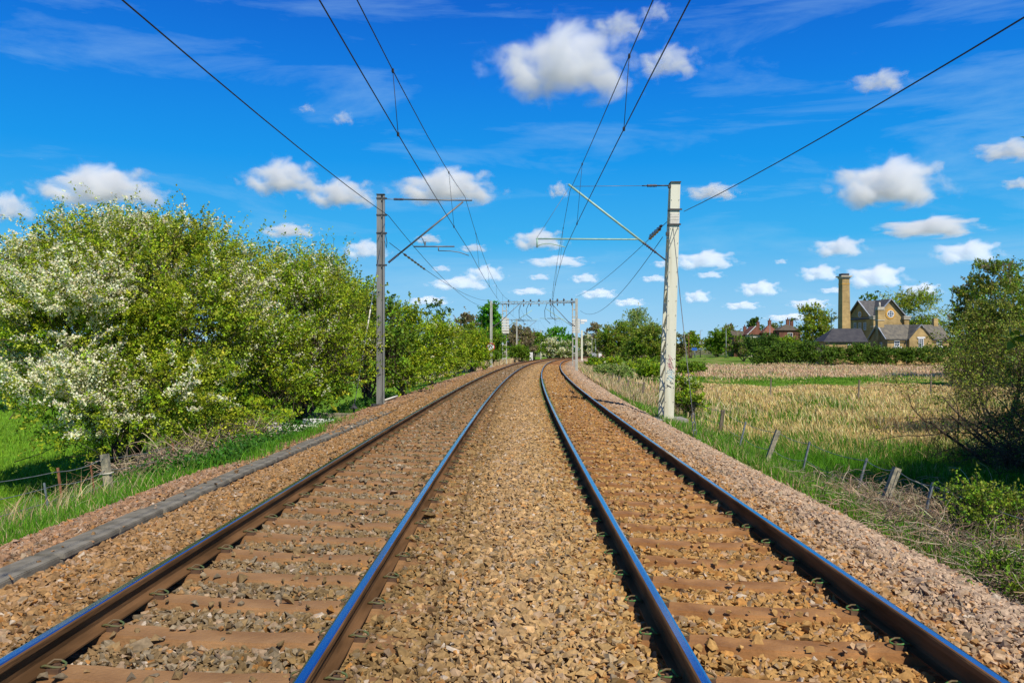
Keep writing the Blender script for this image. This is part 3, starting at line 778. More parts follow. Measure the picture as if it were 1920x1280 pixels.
for py in (372, 403, 437, 497):
    m = MB(); z = PZ(py, D1); m.box((b_[0] + .01, D1 - .058, z), (.30, .02, .05)); m.box((b_[0] + .17, D1 - .02, z), (.07, .10, .05)); rel(m.build('bracket', M['galv_dark'], mast), mast)
m = MB(); a, b = Q1(724, 373), Q1(885, 375.5); m.tube([lerp(a, b, .2), b], .024, 8); m.tube([a, lerp(a, b, .1)], .012, 6); rel(m.build('top_tube', M['greytube'], mast), mast)
m = MB(); insulator(m, lerp(a, b, .085), lerp(a, b, .2), .05, 8)
a2, b2 = Q1(722, 497), Q1(868, 378); insulator(m, lerp(a2, b2, .04), lerp(a2, b2, .17), .05, 8); rel(m.build('insulator', M['porcelain'], mast), mast)
m = MB(); m.tube([lerp(a2, b2, .16), b2], .030, 8); rel(m.build('strut_tube', M['greytube'], mast), mast)
m = MB(); m.tube([Q1(775, 462), Q1(852, 462)], .022, 8); m.tube([lerp(a2, b2, .46), Q1(793, 450), Q1(797, 462)], .012, 6); m.box(Q1(797, 456), (.05, .03, .12)); rel(m.build('registration_tube', M['greytube'], mast), mast)
m = MB(); m.tube([Q1(822, 462), Q1(822, 470)], .016, 6); m.tube([Q1(822, 470), Q1(845, 470.5), Q1(862, 473), Q1(879, 479)], .014, 6); rel(m.build('steady_arm', M['greytube'], mast), mast)
m = MB()
m.tube([(b_[0] + .16, D1 - .06, PZ(437, D1)), (b_[0] + .22, D1 - .1, PZ(455, D1)), (b_[0] + .20, D1 - .1, PZ(465, D1)), (b_[0] + .14, D1 - .06, PZ(452, D1))], .012, 5)
rel(m.build('jumper_cable', M['wire'], mast), mast)
# the guy wire of that mast: a thing lashed between mast and ground anchor
ga = (PX(664, 24.5), 24.5, Hs(PX(664, 24.5), 24.5) + .25); gb = Q1(716, 450)
guy = thing('guy_wire', 'slanting guy wire from the grey mast to a ground anchor with a dark disc', 'guy wire', (ga[0], ga[1], ga[2] - .3))
m = MB(); m.tube([ga, gb], .012, 5); rel(m.build('wire', M['stake'], guy), guy)
m = MB(); m.tube([lerp(ga, gb, .42), lerp(ga, gb, .56)], .024, 6); rel(m.build('insulating_rod', M['slab'], guy), guy)
m = MB(); g = Vector(ga); m.tube([g + Vector((0, 0, -.35)), g], .028, 6); m.tube([g + Vector((0, 0, -.05)), g + Vector((0, 0, -.035)), g + Vector((0, 0, -.02)), g + Vector((0, 0, .1))], [.10, .12, .10, .03], 10); rel(m.build('anchor', M['galv_dark'], guy), guy)

# the cream lattice mast on the other side
D2 = 25.4
def Q2(px, py): return P(px, py, D2)
b_ = Vector(Q2(1253.5, 784)); t_ = Vector(Q2(1267, 342))
mast2 = thing('overhead_line_mast', 'cream painted lattice mast with scribbled graffiti low on its face', 'mast', b_, 0, 'masts carrying the overhead line')
m = MB(); ax = (t_ - b_).normalized()
def frontpoly(t, w, dy, th):
    c = b_.lerp(t_, t); return [c + Vector((-w / 2, dy, 0)), c + Vector((w / 2, dy, 0)), c + Vector((w / 2, dy + th, 0)), c + Vector((-w / 2, dy + th, 0))]
def column(m, w0, w1, y0, y1, th, xo=0., t0=0., t1=1.):
    A = [p + Vector((xo, 0, 0)) for p in frontpoly(t0, w0, y0, th)]; B = [p + Vector((xo, 0, 0)) for p in frontpoly(t1, w1, y1, th)]
    m.add(A + B, [(3, 2, 1, 0), (4, 5, 6, 7), (0, 1, 5, 4), (1, 2, 6, 5), (2, 3, 7, 6), (3, 0, 4, 7)])
column(m, .30, .29, -.05, -.05, .085); rel(m.build('front_channel', M['cream'], mast2), mast2)
m = MB(); column(m, .30, .29, .95, .26, .06); rel(m.build('rear_channel', M['cream'], mast2), mast2)
for sx in (-1, 1):
    m = MB(); nb = 9
    for i in range(nb):
        f0, f1 = i / nb, (i + 1) / nb
        p0 = b_.lerp(t_, f0 * .97 + .01) + Vector((sx * .128, .035, 0)); p1 = b_.lerp(t_, f1 * .97 + .01) + Vector((sx * .128, .95 - .69 * f1, 0))
        p2 = b_.lerp(t_, f1 * .97 + .01) + Vector((sx * .128, .035, 0)); pm = p0.lerp(p1, 1.0)
        q0 = b_.lerp(t_, (f0 + f1) / 2 * .97 + .01) + Vector((sx * .128, .95 - .69 * (f0 + f1) / 2, 0))
        m.bar(p0, q0, .045, .02); m.bar(q0, p2, .045, .02)
        if i % 2 == 1: m.bar(p0, b_.lerp(t_, f0 * .97 + .01) + Vector((sx * .128, .95 - .69 * f0, 0)), .05, .03)
    rel(m.build('lattice', M['cream'], mast2), mast2)
m = MB()
for py, ex in ((393, .07), (421, .03)):
    f = (784 - py) / 442.; c = b_.lerp(t_, f); m.box((c.x, c.y - .075, c.z), (.345 + ex, .045, .045)); m.box((c.x - .16, c.y + .05, c.z), (.05, .3, .05))
f = (784 - 348) / 442.; c = b_.lerp(t_, f); m.box((c.x - .18, c.y, c.z - .02), (.08, .12, .09))
f = (784 - 438) / 442.; c = b_.lerp(t_, f); m.box((c.x - .20, c.y + .02, c.z), (.09, .09, .11))
c = b_.lerp(t_, 1.); m.box((c.x, c.y + .08, c.z + .008), (.32, .36, .03))
rel(m.build('clamp_band', M['galv_dark'], mast2), mast2)
m = MB(); f = (784 - 410) / 442.; c = b_.lerp(t_, f); m.box((c.x, c.y - .058, c.z), (.27, .012, .33)); m.box((c.x, c.y - .066, c.z + .06), (.28, .008, .02)); m.box((c.x, c.y - .066, c.z - .03), (.28, .008, .015)); rel(m.build('number_plate', M['slab'], mast2), mast2)
m = MB(); s0, s1 = Vector(Q2(1249, 488)), Vector(Q2(1066, 345)); insulator(m, lerp(s0, s1, .10), lerp(s0, s1, .24), .05, 7)
h0, h1 = Vector(Q2(1254, 347.5)), Vector(Q2(1070, 349)); insulator(m, lerp(h0, h1, .12), lerp(h0, h1, .22), .055, 7); rel(m.build('insulator', M['porcelain'], mast2), mast2)
m = MB(); m.tube([lerp(s0, s1, .22), s1], .034, 8); rel(m.build('strut_tube', M['verdi'], mast2), mast2)
m = MB(); m.tube([s0, lerp(s0, s1, .11)], .022, 6); m.tube([h0, lerp(h0, h1, .13)], .022, 6); m.tube([lerp(h0, h1, .21), lerp(h0, h1, .27)], .018, 6); rel(m.build('end_fitting', M['galv_dark'], mast2), mast2)
m = MB(); m.tube([lerp(h0, h1, .25), h1], .008, 5); m.tube([Q2(1006, 447), Q2(1067, 352)], .006, 5); rel(m.build('tie_wire', M['greytube'], mast2), mast2)
m = MB(); m.tube([Q2(1196, 448.5), Q2(1005, 447.5)], .024, 8); rel(m.build('registration_tube', M['verdi'], mast2), mast2)
m = MB(); m.tube([Q2(1007, 446), Q2(1007, 464)], .026, 7); m.tube([Q2(1007, 461), Q2(1018, 457), Q2(1032, 456.5), Q2(1060, 463)], .014, 6); rel(m.build('steady_arm', M['verdi'], mast2), mast2)
# graffiti: sprayed loops and strokes, 3 mm proud of the steel
rr = random.Random(12)
def spray(cx, cy, n, rx, ry, mat, seed):
    rr = random.Random(seed); m = MB()
    for k in range(n):
        pts = []; a0 = rr.uniform(0, 6.3); x0 = cx + rr.uniform(-4, 4); y0 = cy + rr.uniform(-ry, ry)
        for i in range(12):
            a = a0 + i * rr.uniform(.35, .6)
            px = x0 + math.cos(a) * rx * rr.uniform(.5, 1); py = y0 + math.sin(a * 1.3) * ry * .35
            px = max(1249.5, min(1263.5, px))
            q = Q2(px, py); f = (784 - py) / 442.
            pts.append((q[0], D2 - .053, q[2]))
        m.tube(pts, .0065, 4)
    rel(m.build('graffiti', mat, mast2), mast2)
spray(1257, 674, 6, 5, 15, M['grafr'], 3); spray(1256.5, 703, 6, 6, 9, M['grafb'], 5); spray(1255, 722, 3, 5, 6, M['galv_dark'], 8)
m = MB()
for py in range(375, 780, 27):
    for sx in (-1, 1):
        f = (784 - py) / 442.; c = b_.lerp(t_, f); m.tube([(c.x + sx * .115, c.y - .048, c.z), (c.x + sx * .115, c.y - .066, c.z)], .013, 6)
rel(m.build('bolts', M['galv'], mast2), mast2)
m = MB(); m.box((b_.x + .05, D2 + .3, b_.z - .12), (1.0, 1.1, .22)); rel(m.build('footing', M['concrete'], mast2), mast2)
# stay of the cream mast: rod, chain links and a white block
sa = (PX(1303, 20.5), 20.5, Hs(PX(1303, 20.5), 20.5) + .12); sb = Q2(1262, 423)
guy2 = thing('guy_wire', 'steep stay from the cream mast down to chain links over a white block', 'guy wire', (sa[0], sa[1], sa[2] - .1))
m = MB(); l1 = lerp(sa, sb, .10); m.tube([l1, lerp(l1, sb, .5) + Vector((0, 0, -.05)), sb], .011, 5); rel(m.build('wire', M['greytube'], guy2), guy2)
m = MB()
for k in range(3):
    c = lerp(sa, sb, .012 + .032 * k); dx = .035
    m.tube([c + Vector((-dx, 0, -.09)), c + Vector((-dx, 0, .09)), c + Vector((0, 0, .125)), c + Vector((dx, 0, .09)), c + Vector((dx, 0, -.09)), c + Vector((0, 0, -.125)), c + Vector((-dx, 0, -.09))], .012, 6)
rel(m.build('chain_links', M['stake'], guy2), guy2)
m = MB(); m.box((sa[0] + .03, sa[1], sa[2] - .12), (.20, .2, .16), rz=.3, taper=.85); rel(m.build('anchor_block', M['slab'], guy2), guy2)

# contact wire, messenger and droppers of each track: one suspended thing
SUP = [-28., 26.2, 82., 134., 190., 246., 302.]
def catenary(uc, name_label, stag, zc, zm):
    root = thing('catenary_wires', name_label, 'overhead wires', at(uc, 10, zc), 0, 'wires hanging over the tracks')
    c, ms, dr = [], [], []
    for i in range(len(SUP) - 1):
        a, b = SUP[i], SUP[i + 1]; sa_, sb_ = stag * (1 if i % 2 else -1), stag * (-1 if i % 2 else 1)
        n = 16
        for k in range(n + (i == len(SUP) - 2)):
            t = k / n; y = a + (b - a) * t; u = uc + sa_ * (1 - t) + sb_ * t
            c.append(at(u, y, zc)); ms.append(at(uc + (sa_ * (1 - t) + sb_ * t) * .25, y, zm - 4 * 1.08 * t * (1 - t)))
        for t in (.1, .255, .41, .56, .735, .90):
            y = a + (b - a) * t; u = uc + sa_ * (1 - t) + sb_ * t
            dr.append((at(u, y, zc), at(uc + (u - uc) * .25, y, zm - 4 * 1.08 * t * (1 - t))))
    m = MB(); m.tube(c, .0078, 5); rel(m.build('contact_wire', M['wire'], root), root)
    m = MB(); m.tube(ms, .0078, 5); rel(m.build('messenger_wire', M['wire'], root), root)
    for a, b in dr[:18]:
        m = MB(); m.tube([a, b], .005, 4); m.box(a, (.03, .06, .05)); m.box(b, (.03, .06, .05)); rel(m.build('dropper', M['wire'], root), root)
catenary(TL, 'contact and carrying wires with droppers, above the track by the cable trough', .22, 4.69, 6.45)
catenary(TR, 'contact and carrying wires with droppers, above the track with green clips', -.22, 4.76, 6.65)
# feeder wires
def sagline(a, b, sag, n=18):
    a, b = Vector(a), Vector(b)
    return [a.lerp(b, i / n) - Vector((0, 0, 4 * sag * (i / n) * (1 - i / n))) for i in range(n + 1)]
D3, D4 = 83.0, 79.0
pl = P(921, 563, D3); pr = P(1081, 556, D4)
A1 = Vector(Q1(728, 404)); A2 = Vector(Q2(1283, 396))
def wire_thing(label, pts, r=.0105, cat='overhead wire'):
    o = MB().tube(pts, r, 5).build('feeder_wire', M['wire']); return tag(o, label, cat, 'feeder wires along the masts')
wire_thing('feeder wire running over the flowering hedge to the grey mast and the far pole', sagline((-4.05, -28, 6.0), A1, .85, 24)[:-1] + sagline(A1, (pl[0], D3, PZ(574, D3)), .95, 20))
wire_thing('lower wire from the grey mast, with a black insulator, to the speed sign pole', sagline(Q1(730, 455), pl, .55, 20))
m = MB(); insulator(m, Vector(sagline(Q1(730, 455), pl, .55, 20)[1]), Vector(sagline(Q1(730, 455), pl, .55, 20)[3]), .05, 7)
tag(m.build('insulator', M['porcelain']), 'black ribbed insulator threaded on the wire beside the grey mast', 'insulator')
wire_thing('feeder wire crossing the open sky above the marsh to the cream mast', sagline((5.75, -28, 6.0), A2, .9, 24))
wire_thing('taut wire from the cream mast with two black insulators to the gantry pole top', sagline(A2 + Vector((-.3, 0, -.1)), pr, .35, 20))
wire_thing('slack wire drooping from the cream mast to the gantry pole', sagline(Vector(Q2(1243, 444)), P(1088, 582, D4), 1.15, 20))
m = MB(); sq = sagline(A2 + Vector((-.3, 0, -.1)), pr, .35, 20); insulator(m, sq[1], sq[2], .07, 5); insulator(m, Vector(sq[1]) + Vector((.05, 0, .10)), Vector(sq[2]) + Vector((.02, 0, .10)), .06, 5)
tag(m.build('insulator', M['porcelain']), 'pair of black insulators on the taut wire beside the cream mast', 'insulator')

# the farther masts
def far_mast(px, d, h, label, side, arm=3.0, w=.26, mat='farpole', tilt=0.):
    x = PX(px, d); z = Hs(x, d) - .05
    root = thing('overhead_line_mast', label, 'mast', (x, d, z), 0, 'masts carrying the overhead line')
    m = MB(); m.box((-w * .22, 0, h / 2), (w * .5, w * .7, h), taper=.9); m.box((w * .28, .02, h / 2), (w * .4, w * .3, h), taper=.9); m.build('post', M[mat], root)
    m = MB(); m.box((0, 0, .02), (w * 2.2, w * 2.2, .2)); m.build('base_plate', M['concrete'], root)
    if arm:
        s = side; zt_ = h - .35; rot = -math.atan(float(slope(d)))
        m = MB(); m.tube([(s * .5, 0, zt_), (s * arm, 0, zt_ + .02)], .03, 6); m.tube([(s * .75, 0, h - 2.25), (s * (arm - .1), 0, zt_)], .035, 6); m.tube([(s * 1.5, 0, h - 1.9), (s * (arm + .2), 0, h - 1.9)], .026, 6)
        m.build('cantilever', M['greytube'], root)
        m = MB(); insulator(m, (s * .14, 0, zt_), (s * .52, 0, zt_), .07, 5); insulator(m, (s * .14, 0, h - 2.65), (s * .78, 0, h - 2.23), .07, 5); m.build('insulator', M['porcelain'], root)
    return root
far_mast(921, D3, 6.9, 'pale grey mast that carries the round speed sign', 1, 2.9)
far_mast(1081, D4, 7.1, 'pale green-grey mast with a white box high on its side, in front of the gantry', -1, 2.6)
far_mast(969, 132, 7.1, 'thin pale mast with a short arm, between the gantry and the white board', 1, 3.2, .24)
far_mast(1014, 180, 6.6, 'distant pale mast before the white blossom, just past the white board', 1, 3., .26)
far_mast(1052.5, 245, 6.5, 'farthest thin mast standing in front of the white flowering bushes', 1, 0, .24)
far_mast(1091, 176, 6.6, 'thick cream mast with a cross arm just behind the gantry', 1, 3.4, .40, 'cream')
far_mast(1110, 223, 5.9, 'slim dark grey mast beside the trackside cabinets', 1, 0, .24, 'galv')
far_mast(1116.5, 236, 5.9, 'bluish mast with a slanting arm above the cabinets', 1, 3.8, .30, 'bluebox')
far_mast(1133, 276, 6.2, 'olive wooden-looking mast in front of the willows', -1, 0, .28)
x = PX(1086, D4)
tag(MB().box((x + .42, D4, PZ(601, D4)), (.62, .5, .24)).box((x + .30, D4, PZ(605.5, D4)), (.35, .4, .14)).build('white_box', M['white']), 'white equipment box bracketed high on the gantry-side mast', 'equipment box')

# lattice gantry over the tracks
GL, GR = 108., 104.
xl, xr = PX(946, GL), PX(1077.5, GR); zl, zr = Hs(xl, GL), Hs(xr, GR); ztop = PZ(567, 106)
gan = thing('portal_gantry', 'cream lattice portal gantry spanning both tracks', 'gantry', ((xl + xr) / 2, 106, zl))
def lattice_col(x, y, z0, z1):
    m = MB(); w = .26; n = 9
    for sx in (-1, 1):
        for sy in (-1, 1): m.bar((x + sx * w, y + sy * w, z0), (x + sx * w, y + sy * w, z1), .10)
    for i in range(n + 1):
        z = z0 + (z1 - z0) * i / n
        for sy in (-1, 1): m.bar((x - w, y + sy * w, z), (x + w, y + sy * w, z), .07, .12)
        for sx in (-1, 1): m.bar((x + sx * w, y - w, z), (x + sx * w, y + w, z), .07, .12)
    rel(m.build('column', M['farpole'], gan), gan)
lattice_col(xl, GL, zl, ztop - .1); lattice_col(xr, GR, zr, ztop - .1)
m = MB()
for dz in (-.14, .14):
    for dy in (-.2, .2): m.bar((xl - .5, GL + dy, ztop + dz), (xr + .4, GR + dy, ztop + dz), .05)
n = 24
for i in range(n):
    f0, f1 = i / n, (i + 1) / n
    a = lerp((xl, GL - .2, ztop - .14), (xr, GR - .2, ztop - .14), f0); b = lerp((xl, GL - .2, ztop + .14), (xr, GR - .2, ztop + .14), f1)
    m.bar(a, b, .05) if i % 2 else m.bar(a + Vector((0, 0, .28)), b - Vector((0, 0, .28)), .05)
rel(m.build('beam', M['farpole'], gan), gan)
for f in (.06, .28, .38, .50, .66, .76, .85, .96):
    c = lerp((xl, GL, ztop), (xr, GR, ztop), f); m = MB(); m.tube([c + Vector((0, -.25, .16)), c + Vector((0, -.25, .42))], [.13, .08], 7); m.tube([c + Vector((0, -.25, -.16)), c + Vector((0, -.25, -.5))], [.10, .05], 7)
    rel(m.build('insulator', M['porcelain'], gan), gan)
for f, g in ((.25, 1.9), (.36, 1.6), (.62, 2.1), (.70, 1.8)):
    c = lerp((xl, GL, ztop), (xr, GR, ztop), f); m = MB()
    m.tube([c, c + Vector((-.35, 0, -g * .5)), c + Vector((-.3, 0, -g)), c + Vector((.35, 0, -g * 1.3))], .035, 5); rel(m.build('jumper_cable', M['wire'], gan), gan)
for (x, y, za, zb) in ((xl, GL, 597, 626), (xr, GR, 598, 625)):
    m = MB(); n = 6
    for i in range(n):
        z0_ = PZ(za + (zb - za) * i / n, y); z1_ = PZ(za + (zb - za) * (i + .78) / n, y); m.box((x + .12, y - .55, (z0_ + z1_) / 2), (.95, .5, abs(z0_ - z1_)))
    rel(m.build('balance_weights', M['slab'], gan), gan)
for (x, y, s) in ((xl, GL, 1), (xr, GR, -1)):
    m = MB(); m.tube([(x + s * .3, y, ztop - 3.1), (x + s * 3.6, y, ztop - .9)], .045, 6); m.tube([(x + s * 1.2, y, ztop - 2.2), (x + s * 4.4, y, ztop - 2.1)], .03, 6); rel(m.build('cantilever', M['verdi'], gan), gan)

# round speed sign on the far pole
sx_, sz_ = PX(920, D3), PZ(650.5, D3)
sg = thing('speed_sign', 'round white speed sign with red rim reading 50 over 60', 'sign', (sx_, D3 - .22, sz_))
def disc(r0, r1, y, n=40, th=.02):
    m = MB()
    if r0 == 0: m.tube([(0, y, 0), (0, y + th, 0)], r1, n, smooth=False); return m
    v, f = [], []
    for i in range(n):
        a = 2 * math.pi * i / n
        for r, yy in ((r0, y), (r1, y), (r1, y + th), (r0, y + th)): v.append((math.cos(a) * r, yy, math.sin(a) * r))
    for i in range(n):
        j = (i + 1) % n
        for k in range(4): f.append((i * 4 + k, i * 4 + (k + 1) % 4, j * 4 + (k + 1) % 4, j * 4 + k))
    return m.add(v, f)
disc(0, .375, 0).build('disc', M['white'], sg); disc(.345, .415, -.012, th=.045).build('rim', M['signred'], sg)
m = MB(); m.box((0, .08, .12), (.5, .1, .05)); m.box((0, .08, -.12), (.5, .1, .05)); m.build('bracket', M['galv_dark'], sg)
for body, dz in (('50', .045), ('60', -.285)):
    cu = bpy.data.curves.new('numerals', 'FONT'); cu.body = body; cu.size = .42; cu.align_x = 'CENTER'; cu.extrude = .003; cu.offset = .012
    tmp = bpy.data.objects.new('numerals', cu); COL.objects.link(tmp); bpy.context.view_layer.update()
    me = bpy.data.meshes.new_from_object(tmp.evaluated_get(bpy.context.evaluated_depsgraph_get())); bpy.data.objects.remove(tmp); me.materials.clear()
    o = link('numerals', me, M['black'], sg); o.location = (0, -.008, dz); o.rotation_euler = (R(90), 0, 0)
# white marker board
d = 146.; x = PX(996, d); z = Hs(x, d)
mbd = thing('marker_board', 'upright white board with faint grey marks at the track edge', 'marker board', (x, d, z))
m = MB(); m.box((0, 0, .85), (.55, .06, 1.55)); m.build('board', M['white'], mbd)
m = MB(); m.box((-.05, -.035, 1.25), (.25, .01, .08)); m.box((.05, -.035, 1.0), (.2, .01, .06)); m.box((0, -.035, .7), (.16, .01, .16)); m.build('marks', M['galv'], mbd)
m = MB(); m.box((-.18, .06, .5), (.06, .06, 1.1)); m.box((.18, .06, .5), (.06, .06, 1.1)); m.build('legs', M['galv'], mbd)
# trackside cabinets far down the line
for px, d, wd, hh, mt, lb in ((1113, 262, 1.3, 1.15, 'bluebox', 'pale blue-grey trackside cabinet, wider of the two'), (1125, 266, .75, 1.15, 'white', 'narrow white trackside cabinet between grey and red ones'), (1129.5, 268, 1.0, 1.05, 'pinkbox', 'faded red trackside cabinet beside the white one')):
    x = PX(px, d); c_ = thing('trackside_cabinet', lb, 'cabinet', (x, d, Hs(x, d) - .02)); c_.scale = (1.25,) * 3
    MB().box((0, 0, hh / 2 + .1), (wd, .6, hh)).build('housing', M[mt], c_); MB().box((0, 0, hh + .13), (wd + .1, .7, .06)).build('roof', M['galv'], c_); MB().box((0, -.32, hh / 2 + .1), (wd * .8, .03, hh * .85)).build('door', M[mt], c_)

# ------------------------------------------------------------------ buildings beyond the meadow
DB = 165.
def wnd(parent, c, wd, hh, nx=2, ny=3, sill=True, face='front', lintel=False, frame=.10):
    """window of frame, glass, bars and sill set into a wall; face front looks along -y, face west along -x"""
    T = (lambda a, b, z: (c[0] + a, c[1] + b, c[2] + z)) if face == 'front' else (lambda a, b, z: (c[0] + b, c[1] - a, c[2] + z))
    S = (lambda a, b, z: (a, b, z)) if face == 'front' else (lambda a, b, z: (b, a, z))
    m = MB()
    for s in (-1, 1): m.box(T(s * (wd / 2 - frame / 2), -.04, 0), S(frame, .10, hh)); 
    for s in (-1, 1): m.box(T(0, -.04, s * (hh / 2 - frame / 2)), S(wd - 2 * frame, .10, frame))
    for i in range(1, nx): m.box(T(-wd / 2 + wd * i / nx, -.035, 0), S(.06, .07, hh - 2 * frame))
    for i in range(1, ny): m.box(T(0, -.033, -hh / 2 + hh * i / ny), S(wd - 2 * frame, .06, .06))
    o = m.build('window', M['white'], parent)
    m = MB(); m.box(T(0, .012, 0), S(wd - .02, .06, hh - .02)); m.build('pane', M['glass'], o)
    if sill: m = MB(); m.box(T(0, -.14, -hh / 2 - .12), S(wd + .5, .34, .24)); m.build('sill', M['white'], o)
    if lintel: m = MB(); m.box(T(0, -.05, hh / 2 + .17), S(wd + .5, .14, .26)); m.build('lintel', M['white'], o)
    return o
def roundwin(parent, c, r, face='front'):
    T = (lambda a, b, z: (c[0] + a, c[1] + b, c[2] + z)) if face == 'front' else (lambda a, b, z: (c[0] + b, c[1] - a, c[2] + z))
    def ring(r0, r1, b0, b1, mat, par, nm):
        v, f = [], []; n = 28
        for i in range(n):
            a = 2 * math.pi * i / n
            for r_, b in ((r0, b0), (r1, b0), (r1, b1), (r0, b1)): v.append(T(math.cos(a) * r_, b, math.sin(a) * r_))
        for i in range(n):
            j = (i + 1) % n
            for k in range(4): f.append((i * 4 + k, i * 4 + (k + 1) % 4, j * 4 + (k + 1) % 4, j * 4 + k))
        return MB().add(v, f).build(nm, mat, par)
    fr = ring(r * .84, r, -.10, .05, M['white'], parent, 'round_window')
    ring(r, r * 1.5, -.06, .05, M['orangebrick'], parent, 'brick_ring')
    m = MB(); n = 28; m.add([T(math.cos(2 * math.pi * i / n) * r * .9, -.015, math.sin(2 * math.pi * i / n) * r * .9) for i in range(n)], [tuple(range(n))]); m.build('pane', M['glass'], fr)
    m = MB()
    for a in (-.33, .33):
        e1 = T(a * r, -.05, -r * .8); e2 = T(a * r, -.05, r * .8); m.bar(e1, e2, .08)
        e1 = T(-r * .8, -.052, a * r); e2 = T(r * .8, -.052, a * r); m.bar(e1, e2, .08)
    m.build('bars', M['white'], fr)
def gable_prism(m, x0, x1, y0, y1, z0, ze, zr, axis):
    """solid house body with gable: ridge along axis"""
    if axis == 'y':
        xc = (x0 + x1) / 2; poly = [(x0, y0, z0), (x1, y0, z0), (x1, y0, ze), (xc, y0, zr), (x0, y0, ze)]; m.prism(poly, (0, 0, 0), (0, y1 - y0, 0))
    else:
        yc = (y0 + y1) / 2; poly = [(x0, y0, z0), (x0, y1, z0), (x0, y1, ze), (x0, yc, zr), (x0, y0, ze)]; m.prism(poly, (0, 0, 0), (x1 - x0, 0, 0))
def roof(m, x0, x1, y0, y1, ze, zr, axis, th=.18, over=.35):
    """two thick slopes that overhang the walls"""
    if axis == 'y':
        xc = (x0 + x1) / 2; k = (zr - ze) / (xc - x0)
        for s, xe in ((-1, x0 - over), (1, x1 + over)):
            e = ze - k * over
            m.prism([(xe, y0 - over, e), (xc, y0 - over, zr), (xc, y0 - over, zr + th), (xe, y0 - over, e + th)], (0, 0, 0), (0, y1 - y0 + 2 * over, 0))
    else:
        yc = (y0 + y1) / 2; k = (zr - ze) / (yc - y0)
        for s, ye in ((-1, y0 - over), (1, y1 + over)):
            e = ze - k * over
            m.prism([(x0 - over, ye, e), (x0 - over, yc, zr), (x0 - over, yc, zr + th), (x0 - over, ye, e + th)], (0, 0, 0), (x1 - x0 + 2 * over, 0, 0))
RB = R(6.5)
gz = Hs(65, DB) - .1
def local(px, d): return PX(px, d), d
# tall boiler chimney of the pumping station
x, y = local(1583, 168.)
ch = thing('brick_chimney', 'tall square yellow brick chimney tower with a corbelled top', 'chimney', (x, y, gz), RB)
hz = PZ(513, 168) - gz; zc = PZ(522, 168) - gz
MB().box((0, 0, zc / 2), (1.95, 1.95, zc), taper=.78).build('shaft', M['yellowbrick'], ch)
MB().box((0, 0, zc - 1.15), (1.66, 1.66, .14)).build('string_course', M['orangebrick'], ch)
MB().box((0, 0, zc + .1), (1.80, 1.80, .3)).box((0, 0, zc + .38), (2.35, 2.35, .26)).build('cornice', M['buff'], ch)
MB().box((0, 0, (zc + .5 + hz) / 2), (1.45, 1.45, hz - zc - .5)).build('crown', M['slate_dark'], ch)
# engine house
x, y = local(1640, 164.)
eh = thing('engine_house', 'yellow brick pumping house with round gable windows and slate cross roof', 'house', (x, y, gz), RB)
We, De = 6.5, 10.6; ze = PZ(594, 164) - gz; zr = PZ(561.5, 164) - gz
m = MB(); gable_prism(m, 0, We, 0, De, 0, ze, zr, 'y'); m.build('wall', M['yellowbrick'], eh)
m = MB(); gable_prism(m, -.03, We + .03, .55, De - .55, 0, ze, zr - .05, 'x'); m.build('wall', M['yellowbrick'], eh)
m = MB(); roof(m, 0, We, 0, De, ze, zr, 'y', .16, .38); m.build('roof', M['slate'], eh)
m = MB(); roof(m, 0, We, .55, De - .55, ze, zr - .02, 'x', .16, .42); m.build('roof', M['slate'], eh)
m = MB()
for s in (-1, 1):
    a = Vector((We / 2 + s * (We / 2 + .55), -.42, ze - .5)); b = Vector((We / 2, -.42, zr + .12)); m.bar(a, b, .12, .34, up=(0, 1, 0))
    a = Vector((-.48, De / 2 + s * (De / 2 - .1), ze - .28)); b = Vector((-.48, De / 2, zr + .10)); m.bar(a, b, .12, .30, up=(1, 0, 0))
m.build('barge_board', M['lead'], eh)
m = MB()
for x0_, y0_ in ((0, 0), (We, 0), (0, De), (We, De)): MB().box((x0_, y0_, ze / 2), (1.0, 1.0, ze - .2)).build('corner_pier', M['yellowbrick'], eh)
for x0_, y0_ in ((0, 0), (We, 0), (0, De), (We, De)): m = MB(); m.box((x0_, y0_, ze - .25), (1.35, 1.35, .40)); m.box((x0_, y0_, ze + .08), (1.6, 1.6, .22)); m.box((x0_, y0_, ze - 1.9), (1.12, 1.12, .16)); m.box((x0_, y0_, ze - 2.9), (1.12, 1.12, .16)); m.build('cornice', M['buff'], eh)
m = MB(); m.box((-.08, De / 2, ze - .22), (.36, De - 1.6, .36)); m.build('cornice', M['buff'], eh)
roundwin(eh, (We / 2 + .1, -.02, ze + .62), .72); roundwin(eh, (-.06, De / 2, ze + .75), .62, 'west')
for yy in (De / 2 - 1.9, De / 2, De / 2 + 1.9): wnd(eh, (-.06, yy, ze - 1.75), .85, 1.55, 2, 3, False, 'west')
# long dark slated shed
x, y = local(1546, 150.)
sh = thing('brick_shed', 'low brick shed with a long dark hipped slate roof', 'shed', (x, y, gz + .2), R(2))
Ls = 8.0; zes = PZ(640, 150) - gz - .2; zrs = PZ(615, 150) - gz - .2
MB().box((Ls / 2, 2.6, zes / 2), (Ls - .5, 4.8, zes)).build('wall', M['yellowbrick'], sh)
m = MB(); e = .2
m.add([(-e, -.1, zes), (Ls, -.1, zes), (Ls, 5.3, zes), (-e, 5.3, zes), (2.6, 2.6, zrs), (Ls, 2.6, zrs)], [(0, 1, 5, 4), (2, 3, 4, 5), (3, 0, 4), (1, 2, 5), (0, 3, 2, 1)]); m.build('roof', M['slate_dark'], sh)
m = MB(); m.bar((-e, -.14, zes - .05), (Ls, -.14, zes - .05), .12); m.bar((.7, -.16, zes), (.7, -.16, .2), .1); m.build('gutter', M['galv_dark'], sh)
wnd(sh, (4.6, .18, zes - .75), .5, .5, 1, 1, False)
